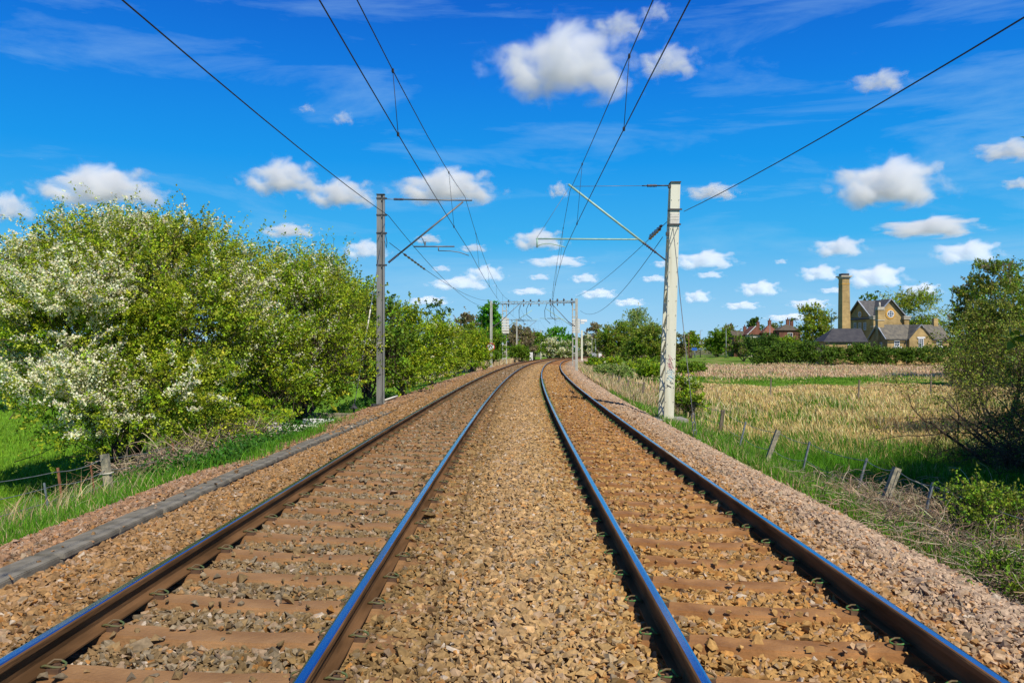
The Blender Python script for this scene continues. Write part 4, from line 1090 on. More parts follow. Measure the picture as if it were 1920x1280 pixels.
# cottage
DC = 150.
x, y = local(1664, DC)
cot = thing('brick_cottage', 'low yellow brick cottage with white sills and a tall chimney stack', 'cottage', (x, y, gz + .1), R(4))
kc = F_PX / DC; zec = PZ(634, DC) - gz - .1; zrc = PZ(609.5, DC + 3) - gz - .1; Lc = 11.6; Dc = 6.4
m = MB(); gable_prism(m, 0, Lc, 0, Dc, 0, zec, zrc, 'x'); m.build('wall', M['yellowbrick'], cot)
m = MB(); gable_prism(m, 3.75, 8.0, -.7, Dc / 2, 0, zec, zrc, 'y'); m.build('wall', M['yellowbrick'], cot)
m = MB(); roof(m, 0, Lc, 0, Dc, zec, zrc, 'x', .12, .28); m.build('roof', M['slate_old'], cot)
m = MB(); roof(m, 3.75, 8.0, -.7, Dc / 2 - .3, zec, zrc - .03, 'y', .12, .25); m.build('roof', M['slate_old'], cot)
m = MB(); m.bar((3.45, -.3, zec - .32), (3.75 + 2.12, -.98, zrc + .02), .1, .22, up=(0, 1, 0)); m.bar((8.3, -.3, zec - .32), (3.75 + 2.12, -.98, zrc + .02), .1, .22, up=(0, 1, 0))
m.bar((-.32, -.2, zec - .2), (-.32, Dc / 2, zrc + .1), .12, .24, up=(1, 0, 0)); m.bar((-.32, Dc + .2, zec - .2), (-.32, Dc / 2, zrc + .1), .12, .24, up=(1, 0, 0)); m.build('barge_board', M['lead'], cot)
m = MB(); m.bar((0, -.38, zec - .32), (3.4, -.38, zec - .32), .13); m.bar((8.3, -.38, zec - .32), (Lc, -.38, zec - .32), .13); m.bar((3.3, -.36, zec - .3), (3.3, -.36, .2), .1); m.build('gutter', M['galv_dark'], cot)
wnd(cot, (1.75, -.02, zec - .95), 1.0, 1.05, 2, 2, True); wnd(cot, (5.9, -.72, zec - .85), .95, 1.6, 2, 4, True, lintel=True); wnd(cot, (9.75, -.02, zec - .95), 1.0, 1.05, 2, 2, True)
wnd(cot, (-.02, 2.2, zec - 1.3), .7, 1.2, 2, 2, False, 'west')
zk = PZ(576, DC + 3) - gz - .1
stk = MB().box((.15, Dc / 2 - .2, (zk - .5) / 2), (1.15, 1.0, zk - .5)).build('chimney_stack', M['yellowbrick'], cot)
MB().box((.15, Dc / 2 - .2, zk - .42), (1.35, 1.2, .18)).box((.15, Dc / 2 - .2, zk - 2.4), (1.3, 1.15, .16)).box((.15, Dc / 2 - .2, zk - .14), (1.25, 1.1, .36)).build('corbel', M['buff'], stk)
MB().tube([(.15, Dc / 2 - .2, zk), (.15, Dc / 2 - .2, zk + .95)], [.2, .15], 8).build('chimney_pot', M['render_'], stk)
MB().box((10.9, Dc / 2, zrc + .2), (.8, .8, 2.2)).build('chimney_stack', M['yellowbrick'], cot)
# houses far off
def house(px0, px1, ye, yr, d, label, wall, rf, hip=False, base=None, chim=(), axis='x', depth=7., barge=False):
    x0, x1 = PX(px0, d), PX(px1, d); z0 = Hs((x0 + x1) / 2, d) - .2; ze, zr = PZ(ye, d) - z0, PZ(yr, d) - z0; L = x1 - x0
    h = thing('house', label, 'house', (x0, d, z0))
    MB().box((L / 2, depth / 2, ze / 2), (L - .6, depth - .6, ze)).build('wall', M[wall], h)
    m = MB()
    if hip:
        c = depth / 2; t = min(c, L / 2 - .2); m.add([(-.2, -.2, ze), (L + .2, -.2, ze), (L + .2, depth + .2, ze), (-.2, depth + .2, ze), (t, c, zr), (L - t, c, zr)], [(0, 1, 5, 4), (2, 3, 4, 5), (3, 0, 4), (1, 2, 5), (0, 3, 2, 1)])
    elif axis == 'x':
        m.add([(-.2, -.2, ze), (L + .2, -.2, ze), (L + .2, depth + .2, ze), (-.2, depth + .2, ze), (-.2, depth / 2, zr), (L + .2, depth / 2, zr)], [(0, 1, 5, 4), (2, 3, 4, 5), (3, 0, 4), (1, 2, 5), (0, 3, 2, 1)])
    else:
        m.add([(-.2, -.2, ze), (L + .2, -.2, ze), (L + .2, depth, ze), (-.2, depth, ze), (L / 2, -.2, zr), (L / 2, depth, zr)], [(0, 1, 4), (2, 3, 5), (3, 0, 4, 5), (1, 2, 5, 4), (0, 3, 2, 1)])
    r = m.build('roof', M[rf], h)
    if barge: MB().bar((-.3, -.3, ze - .05), (L / 2, -.3, zr + .05), .15, .45, up=(0, 1, 0)).build('barge_board', M['white'], h)
    for cx_ in chim: MB().box((L * cx_, depth / 2, zr + .3), (.9, .7, 2.0)).box((L * cx_, depth / 2, zr + 1.35), (1.05, .85, .15)).tube([(L * cx_, depth / 2, zr + 1.4), (L * cx_, depth / 2, zr + 2.0)], .18, 7).build('chimney', M['redbrick'], r)
    n = max(1, int(L / 4.5))
    for i in range(n): wnd(h, (L * (i + .5) / n, .28, ze - 1.35), 1.5, 1.2, 2, 1, False)
    return h
house(1375, 1409, 629, 620, 262, 'house with a low brown roof, leftmost of the far red-roofed row', 'redbrick', 'browntile', chim=(.8,))
house(1402, 1432, 627, 611, 258, 'house with a steep red roof edged by one white barge board', 'render_', 'redtile', axis='y', chim=(.85,), barge=True)
house(1432, 1461, 624, 608.5, 254, 'house with a red hipped roof rising to a point', 'redbrick', 'redtile', hip=True, depth=5.2, chim=(.55,))
house(1460, 1504, 619, 607, 250, 'dark brick house with brown roof and two chimneys, beside the open tree', 'redbrick', 'browntile', hip=True, chim=(.55, .72))
house(1846, 1874, 592, 578, 150, 'brick house half hidden among the tall trees by the twiggy bush', 'redbrick', 'browntile')

# ------------------------------------------------------------------ fences, posts, slabs
rr = random.Random(21)
def strand(pts, sag=.05, r=.006):
    m = MB()
    out = []
    for a, b in zip(pts[:-1], pts[1:]): out += sagline(a, b, sag, 6)[:-1]
    m.tube(out + [pts[-1]], r, 4); return m
fr_ = thing('wire_fence', 'leaning wire fence of mixed concrete, metal and wooden posts beside the marsh', 'fence', (5.7, 12, Hs(5.7, 12)))
tops = []
FR = [(1985, 8.6, 985, 'stake', .025), (1740, 11.4, 905, 'stake', .022), (1668, 12.4, 876, 'lichen', .10), (1613, 14., 858, 'stake', .022), (1512, 16.2, 828, 'stake', .020), (1449, 16.9, 806, 'lichen', .085), (1392, 20, 790, 'stake', .02),
      (1352, 24.5, 768, 'wood', .09), (1300, 29, 752, 'wood', .09), (1272, 33, 745, 'wood', .08), (1206, 40, 716, 'wood', .09), (1178, 46, 712, 'wood', .09), (1160, 54, 705, 'wood', .09), (1148, 62, 699, 'wood', .09), (1134, 74, 694, 'wood', .09)]
for px, d, pyt, mt, wd in FR:
    x = PX(px, d); z0 = Hs(x, d); zt_ = max(PZ(pyt, d), z0 + .75)
    lean = .10 + rr.uniform(-.06, .12) if mt != 'stake' else .07
    if px in (1449, 1668): lean = .30
    if mt == 'stake': lean = .20
    a = Vector((x - lean * .9, d, z0 - .15)); b = Vector((x + lean * .35, d + rr.uniform(-.1, .1), zt_))
    m = MB()
    if mt == 'stake': m.bar(a, b, wd * 1.7, .012); m.bar(a + Vector((.018, .018, 0)), b + Vector((.018, .018, 0)), .012, wd * 1.7)
    else: m.bar(a, b, wd, wd)
    rel(m.build('post', M[mt], fr_), fr_); tops.append((a, b))
for f, sg_ in ((.96, .05), (.62, .08), (.3, .06)):
    rel(strand([a.lerp(b, f) + Vector((.0, -.05, 0)) for a, b in tops], sg_, .0055).build('wire', M['stake'], fr_), fr_)
fl_ = thing('wire_fence', 'sagging wire fence with a concrete post and rusty stakes under the hawthorn', 'fence', (-6.3, 13, Hs(-6.3, 13)))
tops = []
FL = [(-190, 9.0, 905, 'lichen', .1), (0, 10.4, 900, 'stake', .02), (92, 11.6, 938, 'stake', .022), (117, 12.2, 876, 'rusty', .03), (178, 12.8, 870, 'rusty', .022), (204, 13., 851, 'lichen', .105), (330, 15.5, 830, 'rusty', .03), (400, 18.5, 800, 'lichen', .1)]
for px, d, pyt, mt, wd in FL:
    x = PX(px, d); z0 = Hs(x, d); zt_ = PZ(pyt, d) if mt != 'stake' else z0 + .45
    a = Vector((x + .05, d, z0 - .2)); b = Vector((x - .06, d, max(zt_, z0 + .4))); m = MB()
    if mt in ('stake', 'rusty'): m.bar(a, b, wd, wd * .7)
    else: m.bar(a, b, wd, wd * .9)
    rel(m.build('post', M[mt], fl_), fl_); tops.append((a, b))
key = [tops[i] for i in (0, 3, 5, 6, 7)]
for f, sg_ in ((.93, .05), (.70, .06), (.45, .04)): rel(strand([a.lerp(b, f) + Vector((0, -.04, 0)) for a, b in key], sg_, .006).build('wire', M['stake'], fl_), fl_)
c = key[2][0].lerp(key[2][1], .62); m = MB(); m.tube([c + Vector((-.075, -.06, 0)), c + Vector((.075, -.06, .02)), c + Vector((.075, .06, .02)), c + Vector((-.075, .06, 0)), c + Vector((-.075, -.06, 0))], .012, 6); rel(m.build('wire_tie', M['slab'], fl_), fl_)
# marker stakes in the meadow
for px, d, h, lb in ((1444, 48, 1.1, 'short dark stake standing alone in the golden grass'), (1609, 45, 1.1, 'thin pale stake in the meadow, between the dark stake and the twiggy bush'), (1744, 47, 1.2, 'dark stake in the meadow close to the twiggy bush')):
    x = PX(px, d); z = Hs(x, d); MBo = MB(); MBo.bar((x, d, z - .1), (x + .05, d, z + h), .07); tag(MBo.build('stake', M['wood']), lb, 'stake')
# lamp posts along the far road
for i, (px, yt, d, mt, lb) in enumerate(((1291.5, 625, 240, 'rusty', 'rust brown pole by the dark round tree across the meadow'), (1303, 628, 250, 'stake', 'thin grey lamp post beside the small blue sign'), (1313, 620, 260, 'galv', 'tall thin lamp post between the blue sign and the bushes'),
                                         (1361.5, 615, 250, 'stake', 'pale green lamp post in front of the dense green bushes'), (1432, 620, 240, 'wood', 'short pole in front of the house with white barge board'), (1443.5, 608, 235, 'stake', 'tall pale lamp post before the red hipped roof'), (1559, 588, 170, 'verdi', 'green lamp post between the open tree and the chimney tower'))):
    x = PX(px, d); z = Hs(x, d) - .1; h = PZ(yt, d) - z; t = thing('lamp_post', lb, 'lamp post', (x, d, z))
    MB().tube([(0, 0, 0), (0, 0, h * .2), (0, 0, h)], [.16, .11, .08], 7).build('post', M[mt], t)
    MB().tube([(0, 0, h - .02), (.15, -.1, h + .08), (.7, -.3, h + .12)], [.05, .05, .09], 6).build('lamp_arm', M[mt], t)
x = PX(1302, 236); z = PZ(656, 236); t = thing('road_sign', 'small blue sign across the meadow near the thin lamp posts', 'sign', (x, 236, z))
MB().box((0, 0, .25), (1.5, .08, .8)).build('face', M['bluesign'], t); MB().tube([(0, .08, -1.6), (0, .08, .2)], .06, 6).build('post', M['galv'], t)
# broken slabs beside the trough
def slab(px, py, d, sx, sy, sz, rz, tilt, mat, label, cat='slab', name='concrete_slab'):
    x = PX(px, d); z = PZ(py, d) - sz / 2 + .03
    m = MB(); m.box((0, 0, 0), (sx, sy, sz)); me = m.mesh(name); bm = bmesh.new(); bm.from_mesh(me)
    bmesh.ops.bevel(bm, geom=list(bm.edges), offset=.015, segments=2, affect='EDGES'); bmesh.ops.subdivide_edges(bm, edges=list(bm.edges), cuts=2, use_grid_fill=True)
    r2 = random.Random(int(px)); 
    for v in bm.verts: v.co += Vector((r2.gauss(0, .008), r2.gauss(0, .008), r2.gauss(0, .006)))
    bm.to_mesh(me); bm.free()
    o = link(name, me, M[mat]); o.location = (x, d, z); o.rotation_euler = (tilt, tilt * .6, rz); tag(o, label, cat)
slab(553, 803, 20.0, 1.25, .8, .24, .35, R(5), 'slab', 'large pale slab lying in the weeds between trough and brambles')
slab(527, 797, 20.6, .45, .35, .3, .2, R(9), 'white', 'white rounded block at the end of the large pale slab', 'block', 'concrete_block')
slab(584, 806, 20.2, .38, .3, .24, .5, R(3), 'slab', 'small cream block between the large slab and the white lid', 'block', 'concrete_block')
slab(602, 789, 22.4, .9, .45, .20, .7, R(7), 'white', 'white slotted cover lying tilted on the verge', 'cover', 'trough_cover')
slab(668, 777, 24.2, 2.6, .25, .22, .12, R(2), 'lichen', 'long tan kerb stone lying by the guy wire anchor', 'kerb stone', 'kerb_stone')
o = MB().tube([P(721, 750, 26.6), P(745, 742, 27.2)], .03, 6).build('white_rod', M['slab']); tag(o, 'white rod lying slantwise at the foot of the grey mast', 'rod')

# ------------------------------------------------------------------ shrubs and trees
BX = 'bushes along the line'
shrub('hawthorn', 'big rounded hawthorn thick with white blossom, nearest the fence post', 'hawthorn',
      [lobe(150, 640, 17.5, 140, 160), lobe(110, 550, 18.2, 85, 90), lobe(285, 590, 18.5, 150, 155), lobe(220, 500, 19, 120, 80), lobe(385, 640, 18.2, 110, 140), lobe(160, 770, 16.6, 115, 85), lobe(325, 760, 17.2, 105, 85), lobe(385, 525, 19.5, 80, 80), lobe(72, 620, 18.5, 80, 120), lobe(310, 470, 19.5, 80, 50), lobe(130, 830, 16.8, 80, 45), lobe(250, 830, 16.6, 90, 50), lobe(370, 800, 17.4, 80, 50), lobe(66, 760, 17.8, 64, 66), lobe(200, 640, 19.5, 150, 130), lobe(150, 468, 19, 50, 42)],
      11, 10500, 21, .56, .052, GREEN_MAY, .34, .042, up=.22, shell=.42, trunk_r=.12, stems=8, clump=1.5, fper=27, spread=.06, gap=.55, bough=15)
shrub('hawthorn', 'tall yellow-green hawthorn with few flowers, between the big blossoming one and the grey mast', 'hawthorn',
      [lobe(555, 630, 23.5, 100, 110), lobe(616, 612, 26.5, 62, 92), lobe(512, 555, 23.5, 66, 66), lobe(580, 690, 24.5, 90, 70), lobe(626, 665, 27, 46, 80), lobe(480, 690, 21, 70, 85), lobe(600, 542, 25.5, 44, 48), lobe(505, 735, 22.5, 70, 45), lobe(640, 615, 27.5, 30, 60)],
      12, 6000, 20, .66, .060, GREEN_LIME + GREEN_MAY[:2] + GREEN_MID[:1], .12, .04, up=.7, shell=.5, trunk_r=.09, stems=6, clump=1.5, spread=.065, gap=.4, fper=12, bough=13)
shrub('hawthorn', 'dark green bush tucked behind the guy wire of the grey mast', 'bush',
      [lobe(688, 640, 31, 48, 75), lobe(705, 690, 30, 45, 55), lobe(672, 595, 31, 30, 40)], 13, 900, 15, .7, .11, GREEN_MID, 0, up=.6, trunk_r=.06)
shrub('bramble', 'leafy bramble thicket with bare stems under the yellow-green hawthorn', 'bramble',
      [lobe(545, 735, 24, 80, 40), lobe(600, 722, 27, 50, 40), lobe(470, 785, 19.6, 55, 28)], 14, 1000, 13, .38, .08, GREEN_LIME + GREEN_MID, 0, up=.2, trunk_r=.02, stems=4)
far_tree('tree', 'dark green tree at the picture edge, behind the big blossoming hawthorn', -130, 40, 470, 42, 15, GREEN_MID, 1400, 14, .13, shape='round')
# hedge line beyond the mast
for i, (x0, x1, yt, d, pal, fl, n, lb) in enumerate((
        (716, 800, 578, 34, GREEN_LIME, .0, 1300, 'bright lime bush right behind the grey mast'),
        (772, 852, 588, 45, GREEN_LIME, .10, 1200, 'lime bush with a few flowers, second beyond the grey mast'),
        (820, 880, 607, 57, GREEN_MAY, .0, 1000, 'rounded green bush, third beyond the grey mast'),
        (860, 918, 612, 70, GREEN_LIME, 0, 1000, 'bright bush just before the speed sign'),
        (888, 945, 618, 90, GREEN_MID, 0, 900, 'dark green bush behind the speed sign'))):
    far_tree('bush', lb, x0, x1, yt, d, 30 + i, pal, n, 14, None, 'round', None, fl, cat='bush', group=BX, up=.7)
for i, (x0, x1, yt, lb) in enumerate(((797, 812, 580, 'leftmost narrow dark conifer behind the lime bushes'), (811, 828, 577, 'tallest narrow dark conifer behind the lime bushes'), (826, 842, 590, 'shortest narrow dark conifer behind the lime bushes'))):
    far_tree('conifer', lb, x0 - 2, x1 + 2, yt, 92, 40 + i, GREEN_DARK, 420, 12, .22, 'cone', up=.2, cat='conifer')
far_tree('bare_tree', 'greyish brown bare-looking tree left of the dense green crown', 845, 905, 583, 108, 45, BROWNISH, 900, 12, .2, up=.8, shell=.2)
far_tree('tree', 'dense bright green round crown behind the speed sign pole', 896, 943, 565, 118, 46, [(.10, .34, .010), (.14, .40, .014), (.06, .24, .008)], 1400, 14, .24)
far_tree('bare_tree', 'brown twiggy bush behind the lattice gantry foot', 945, 1006, 612, 140, 47, BROWNISH, 900, 12, .24, up=.6)
far_tree('bush', 'low green bush between gantry and white board', 955, 992, 643, 126, 48, GREEN_MID, 500, 12, .2, 'low', cat='bush')
far_tree('tree', 'small dark tree behind the second thin mast', 975, 1022, 622, 172, 49, GREEN_MID, 700, 12, .3)
far_tree('hawthorn', 'white flowering bush far along the left of the line, beyond the white board', 1010, 1052, 634, 196, 50, SAGE, 900, 12, .3, flower=.5, fs=.30, cat='hawthorn')
far_tree('hawthorn', 'white flowering bush beside the gantry, the nearer of two', 1040, 1072, 640, 210, 51, SAGE, 800, 12, .3, flower=.5, fs=.30, cat='hawthorn')
far_tree('tree', 'bright green tree filling the middle of the gantry opening', 1020, 1066, 615, 262, 52, [(.12, .36, .012), (.16, .42, .016)], 800, 12, .4)
far_tree('tree', 'darker green tree behind the gantry leg', 1050, 1082, 626, 270, 53, [(.10, .30, .012), (.14, .36, .016)], 600, 12, .4)
far_tree('hawthorn', 'pale blossoming bush right behind the gantry leg', 1090, 1118, 628, 275, 54, SAGE, 800, 12, .4, flower=.5, fs=.36, cat='hawthorn')
far_tree('tree', 'brownish tree at the left end of the willow clump', 1090, 1130, 606, 292, 55, BROWNISH, 900, 12, .42, shape='full')
far_tree('willow', 'broad olive willow with a leaning trunk beside the cabinets', 1116, 1190, 603, 205, 56, OLIVE + GREEN_MID, 1700, 14, .3, cat='willow', up=.2, shape='full')
far_tree('willow', 'dark full willow at the right end of the clump, before the cream mast', 1172, 1262, 612, 190, 57, GREEN_MID + OLIVE, 1800, 14, .3, cat='willow', up=.2, shape='full')
far_tree('tree', 'tall loose pale tree rising above the willows', 1158, 1236, 578, 222, 58, SAGE, 1300, 12, .3, shell=.25, clump=1.8)
far_tree('bush', 'brownish green bush just past the cream mast', 1255, 1288, 624, 190, 59, OLIVE + BROWNISH, 600, 12, .28, cat='bush')
far_tree('tree', 'dark round tree behind the rust brown pole', 1280, 1312, 622, 245, 60, GREEN_MID + GREEN_LIME, 700, 12, .34)
far_tree('tree', 'dense green tree behind the pale green lamp post', 1322, 1372, 619, 256, 61, GREEN_MID, 1100, 13, .36, shape='full')
far_tree('tree', 'yellowish tree with brown upper twigs left of the red roofs', 1345, 1388, 608, 300, 62, GREEN_LIME + BROWNISH, 900, 12, .4)
far_tree('bush', 'round grey-green bush below the leftmost far roof', 1366, 1424, 626, 190, 63, BROWNISH + GREEN_MID, 700, 12, .28, 'low', cat='bush')
far_tree('bush', 'dark low bush in front of the house with white barge board', 1395, 1470, 620, 178, 64, GREEN_DARK, 1100, 13, .26, 'low', cat='bush')
far_tree('bush', 'light green bush at the left end of the clipped hedge', 1452, 1508, 624, 171, 65, GREEN_LIME + GREEN_MID, 800, 13, .26, 'low', cat='bush')
far_tree('tree', 'open yellow-green tree left of the chimney tower', 1492, 1566, 571, 182, 66, GREEN_LIME + OLIVE, 1500, 13, .30, shell=.3, clump=1.7, shape='full')
far_tree('tree', 'small tree half hidden by the left hip of the shed roof', 1535, 1572, 612, 190, 67, GREEN_LIME, 700, 12, .3)
far_tree('pine', 'flat-topped dark pine above the red roofs', 1402, 1432, 593, 292, 68, GREEN_DARK, 650, 12, .4, cat='pine', shell=.5)
far_tree('tree', 'pale green tree between the red roofs and the brown roof', 1442, 1478, 601, 300, 69, OLIVE, 600, 12, .4)
far_tree('willow', 'wide yellow-green willow dome behind the engine house', 1655, 1790, 549, 205, 70, OLIVE + GREEN_LIME, 2400, 14, .31, cat='willow', up=.25, shape='full')
far_tree('tree', 'small green crown above the left gable of the engine house', 1612, 1644, 550, 215, 71, GREEN_MID, 600, 12, .3)
far_tree('pine', 'little dark pine top above the engine house ridge', 1640, 1664, 545, 222, 72, GREEN_DARK, 400, 12, .3, cat='pine')
far_tree('tree', 'tall pointed green tree behind the bare twigs, nearest the cottage', 1782, 1860, 512, 92, 73, GREEN_MID + OLIVE + BROWNISH[2:], 2000, 15, .17, shell=.4, up=1.1, clump=1.3, shape='full')
far_tree('tree', 'tall green tree at the edge of the picture behind the twiggy bush', 1822, 1935, 490, 80, 74, OLIVE + GREEN_MID + BROWNISH[2:], 2300, 15, .16, shell=.4, up=1.1, clump=1.3, shape='full')
far_tree('tree', 'olive tree standing between the two tall trees, lower than both', 1800, 1900, 560, 64, 75, OLIVE, 1700, 15, .14, shell=.4, up=.9, shape='full')
far_tree('tree', 'leafy tree out beyond the frame edge', 1890, 2080, 500, 60, 76, OLIVE + GREEN_MID, 1600, 14, .14)

# clipped hedge before the cottage
def hedge():
    rng = np.random.default_rng(90); d0 = 143.
    lob = []
    for k in range(17):
        px = 1428 + k * 22.5; d = d0 + rng.uniform(-.6, 2.0); gzz = Hs(PX(px, d), d); top = PZ((648 if k < 6 else 655) + rng.uniform(-3, 4) + (6 if k == 0 else 0), d)
        lob.append((PX(px, d), d, (gzz + top) / 2 + .1, 1.75, 1.7, (top - gzz) / 2))
    return shrub('hedge', 'long dark green hedge running in front of the shed and cottage', 'hedge', lob, 91, 4200, 13, .75, .24, [(.10, .19, .014), (.13, .22, .018), (.07, .14, .012)], 0, up=.15, shell=.6, trunk_r=.06, twigs=False, stems=8, bough=6)
hedge()

# bare twiggy bush beside the marsh: branches grown outward, few leaves
def branchy(name, label, cat, x, y, stems, seed, h, spread, leafn, pal, bark, depth=4, bias=(0, 0, 0), leaf=.05, kids=(3, 5)):
    rng = np.random.default_rng(seed); z = Hs(x, y)
    root = thing(name, label, cat, (x, y, z))
    levels = {k: [] for k in range(depth + 1)}
    K = 7
    def grow(p, d, L, r, lv):
        pts = [p]; dd = d.copy()
        for i in range(K - 1):
            dd = unit(dd + rng.normal(0, .16, 3) + np.array(bias) * .06 + np.array([0, 0, .02 if lv < 2 else -.03])); pts.append(pts[-1] + dd * L / (K - 1))
        pts = np.array(pts); pts[:, 2] = np.maximum(pts[:, 2], .05); rad = np.linspace(r, r * .45, K); levels[lv].append((pts, rad))
        if lv < depth:
            for _ in range(rng.integers(kids[0], kids[1] + 1)):
                t = rng.uniform(.25, 1); i = min(K - 1, int(t * (K - 1))); side = unit(rng.standard_normal(3)); side = unit(side - dd * side.dot(dd))
                grow(pts[i], unit(dd * .55 + side * .7 + np.array([0, 0, .10])), L * rng.uniform(.42, .68), rad[i] * .6, lv + 1)
    for k in range(stems):
        a = rng.uniform(0, 6.28); d = unit(np.array([math.cos(a) * spread, math.sin(a) * spread, 1.0]) + np.array(bias))
        grow(np.array([rng.normal(0, .15), rng.normal(0, .15), -.1]), d, h * rng.uniform(.42, .62), rng.uniform(.035, .06), 0)
    def emit(nm, lvs, sides):
        P_ = np.concatenate([np.array([a for a, b in levels[l]]) for l in lvs if levels[l]]); Rr = np.concatenate([np.array([b for a, b in levels[l]]) for l in lvs if levels[l]])
        V, q = tubes_np(P_, np.maximum(Rr, .0035), sides)
        return link(nm, np_mesh(nm, V, [q], np.repeat(palette(rng, len(P_), bark, jit=.25), K * sides, 0)), M['twig'], root)
    emit('trunk', [0], 6); emit('twigs', range(1, depth + 1), 3)
    tips = np.concatenate([np.array([a for a, b in levels[l]]) for l in (depth - 1, depth) if levels[l]]).reshape(-1, 3)
    hi = tips[:, 2]; pr = np.clip(hi / hi.max(), .05, 1) ** 1.5
    pr = np.where(hi < .30 * hi.max(), pr * .08, pr); i = rng.choice(len(tips), leafn, p=pr / pr.sum()); lp = tips[i] + rng.standard_normal((leafn, 3)) * .05; ok = lp[:, 2] > .1; lp = lp[ok]
    sz = leaf * rng.uniform(.6, 1.4, len(lp))
    link('crown', leaves_mesh('crown', lp, unit(rng.standard_normal((len(lp), 3)) + [0, 0, .3]), sz, sz * .7, palette(rng, len(lp), pal), rng), M['leaf'], root)
    return root
DKB = [(.07, .052, .036), (.11, .085, .06), (.05, .038, .028)]
branchy('twiggy_bush', 'sprawling bare dark bush with sparse spring leaves at the marsh edge', 'bush', PX(1925, 19.5), 19.5, 8, 5, 5.0, .8, 3600, OLIVE, DKB, 4, (-.26, 0, 0), .055, (3, 5))
branchy('twiggy_bush', 'second bare dark bush, cut by the frame edge, nearer than the sprawling one', 'bush', PX(2030, 16.0), 16.0, 7, 6, 4.6, .8, 2600, OLIVE + GREEN_MID, DKB, 4, (-.22, .05, 0), .05, (4, 5))
branchy('twiggy_bush', 'bare bush with pale leaves in front of the tall trees', 'bush', PX(1890, 27), 27, 9, 9, 6.6, .75, 9000, OLIVE + GREEN_MID[:1], DKB, 4, (-.16, 0, 0), .075, (3, 5))
# trees standing just outside the view that shade the marsh edge
for i, (x, y, h) in enumerate(((10.5, 10.6, 6.8), (12.8, 12.8, 7.4), (15.6, 15.2, 7.6))):
    z = Hs(x, y)
    shrub('tree', ('leafy tree shading the marsh edge, closest to the track', 'leafy tree shading the marsh edge, middle one', 'leafy tree shading the marsh edge, farthest out')[i], 'tree',
          [(x, y, z + h * .60, 2.0, 2.1, h * .36), (x + .9, y + .5, z + h * .5, 1.5, 1.6, h * .25), (x - .2, y + 1., z + h * .45, 1.4, 1.5, h * .25)], 100 + i, 2000, 14, .7, .17, GREEN_MID, 0, twigs=False)
shrub('elder_bush', 'small yellow-green bush among dry brambles below the twiggy bush', 'bush', [lobe(1840, 960, 10.2, 42, 42), lobe(1812, 1000, 10.0, 30, 32), lobe(1905, 968, 10.6, 34, 32)], 110, 300, 16, .26, .036, GREEN_MID + OLIVE[:1], 0, up=.5, trunk_r=.018, stems=5)
shrub('weed_clump', 'low green weed clump at the lower edge of the stone shoulder', 'weeds', [lobe(1870, 1085, 7.6, 60, 26), lobe(1915, 1110, 7.2, 40, 25)], 111, 100, 12, .2, .034, GREEN_MID, 0, up=.6, trunk_r=.01, stems=3)
shrub('bush', 'green bush at the foot of the cream mast', 'bush', [lobe(1282, 742, 30, 17, 22), lobe(1295, 752, 29, 15, 16), lobe(1284, 757, 29.5, 18, 14)], 112, 300, 13, .35, .08, GREEN_MID + GREEN_LIME, .05, up=.6, trunk_r=.02)
# low bramble thickets on the right bank toward the gantry
for i, (px, py, d, rx, ry, lb, fl, pal) in enumerate(((1185, 689, 97, 62, 14, 'broad green bramble thicket on the bank below the willows', 0, GREEN_MID + GREEN_LIME), (1150, 702, 72, 30, 12, 'small bramble with a few whitish flowers on the bank', .2, SAGE),
                                                     (1222, 700, 76, 26, 13, 'small bramble thicket touching the cream mast', 0, GREEN_LIME + GREEN_MID), (1130, 682, 116, 30, 9, 'low green bramble nearest the gantry foot', 0, GREEN_MID + GREEN_LIME), (1296, 694, 92, 22, 8, 'low bramble patch just past the cream mast', 0, GREEN_MID))):
    lobs = []
    for f in (-.6, -.2, .2, .6):
        x = PX(px + f * rx, d + abs(f) * 3); gz_ = Hs(x, d); hh = ry * 1.9 * d / F_PX; lobs.append((x, d + abs(f) * 3, gz_ + hh * .45, rx * .38 * d / F_PX, rx * .38 * d / F_PX, hh * .5))
    shrub('bramble', lb, 'bramble', lobs, 120 + i, 800, 13, .5, .11 * d / 55, pal, fl, .09, up=.4, shell=.4, twigs=False, trunk_r=.02)

# far woods along the horizon
rng = np.random.default_rng(300)
n = 60000
x = rng.uniform(-700, 900, n); y = 560 + rng.uniform(0, 60, n) + 40 * np.sin(x * .01)
hh = (7.5 + 2.2 * np.sin(x * .045) + 1.8 * np.sin(x * .13 + 1) + 1.2 * np.sin(x * .31)) * rng.random(n) ** .5
pos = np.stack([x, y, H(x, y) + hh], 1)
o = link('far_woods', leaves_mesh('far_woods', pos, rng.standard_normal((n, 3)), 1.9 * rng.uniform(.6, 1.3, n), 1.6 * rng.uniform(.6, 1.3, n), palette(rng, n, GREEN_MID + OLIVE + BROWNISH), rng), M['leaf'])
tag(o, 'far woods closing the horizon all round', kind='stuff')

# ------------------------------------------------------------------ grass and undergrowth
def scatter(rng, n, y0, y1, wfun=None, power=1.6):
    """more blades near the eye: distances drawn so that density falls off"""
    t = rng.random(n); return y0 * (y1 / y0) ** t
C_TAN = [(.68, .51, .28), (.58, .43, .22), (.78, .62, .37), (.48, .35, .17)]
C_GOLD = [(.78, .57, .22), (.66, .48, .19), (.86, .69, .34), (.54, .38, .15)]
C_LUSH = [(.09, .26, .010), (.13, .33, .014), (.06, .18, .010), (.17, .36, .025)]
C_GRASS = [(.13, .25, .018), (.17, .31, .022), (.10, .20, .015)]
def clear_of_slabs(rng, x, y):
    px = x / y * F_PX + CX
    return ~((y > 17.8) & (y < 25.5) & (px > 500) & (px < 720) & (rng.random(len(x)) > .16))
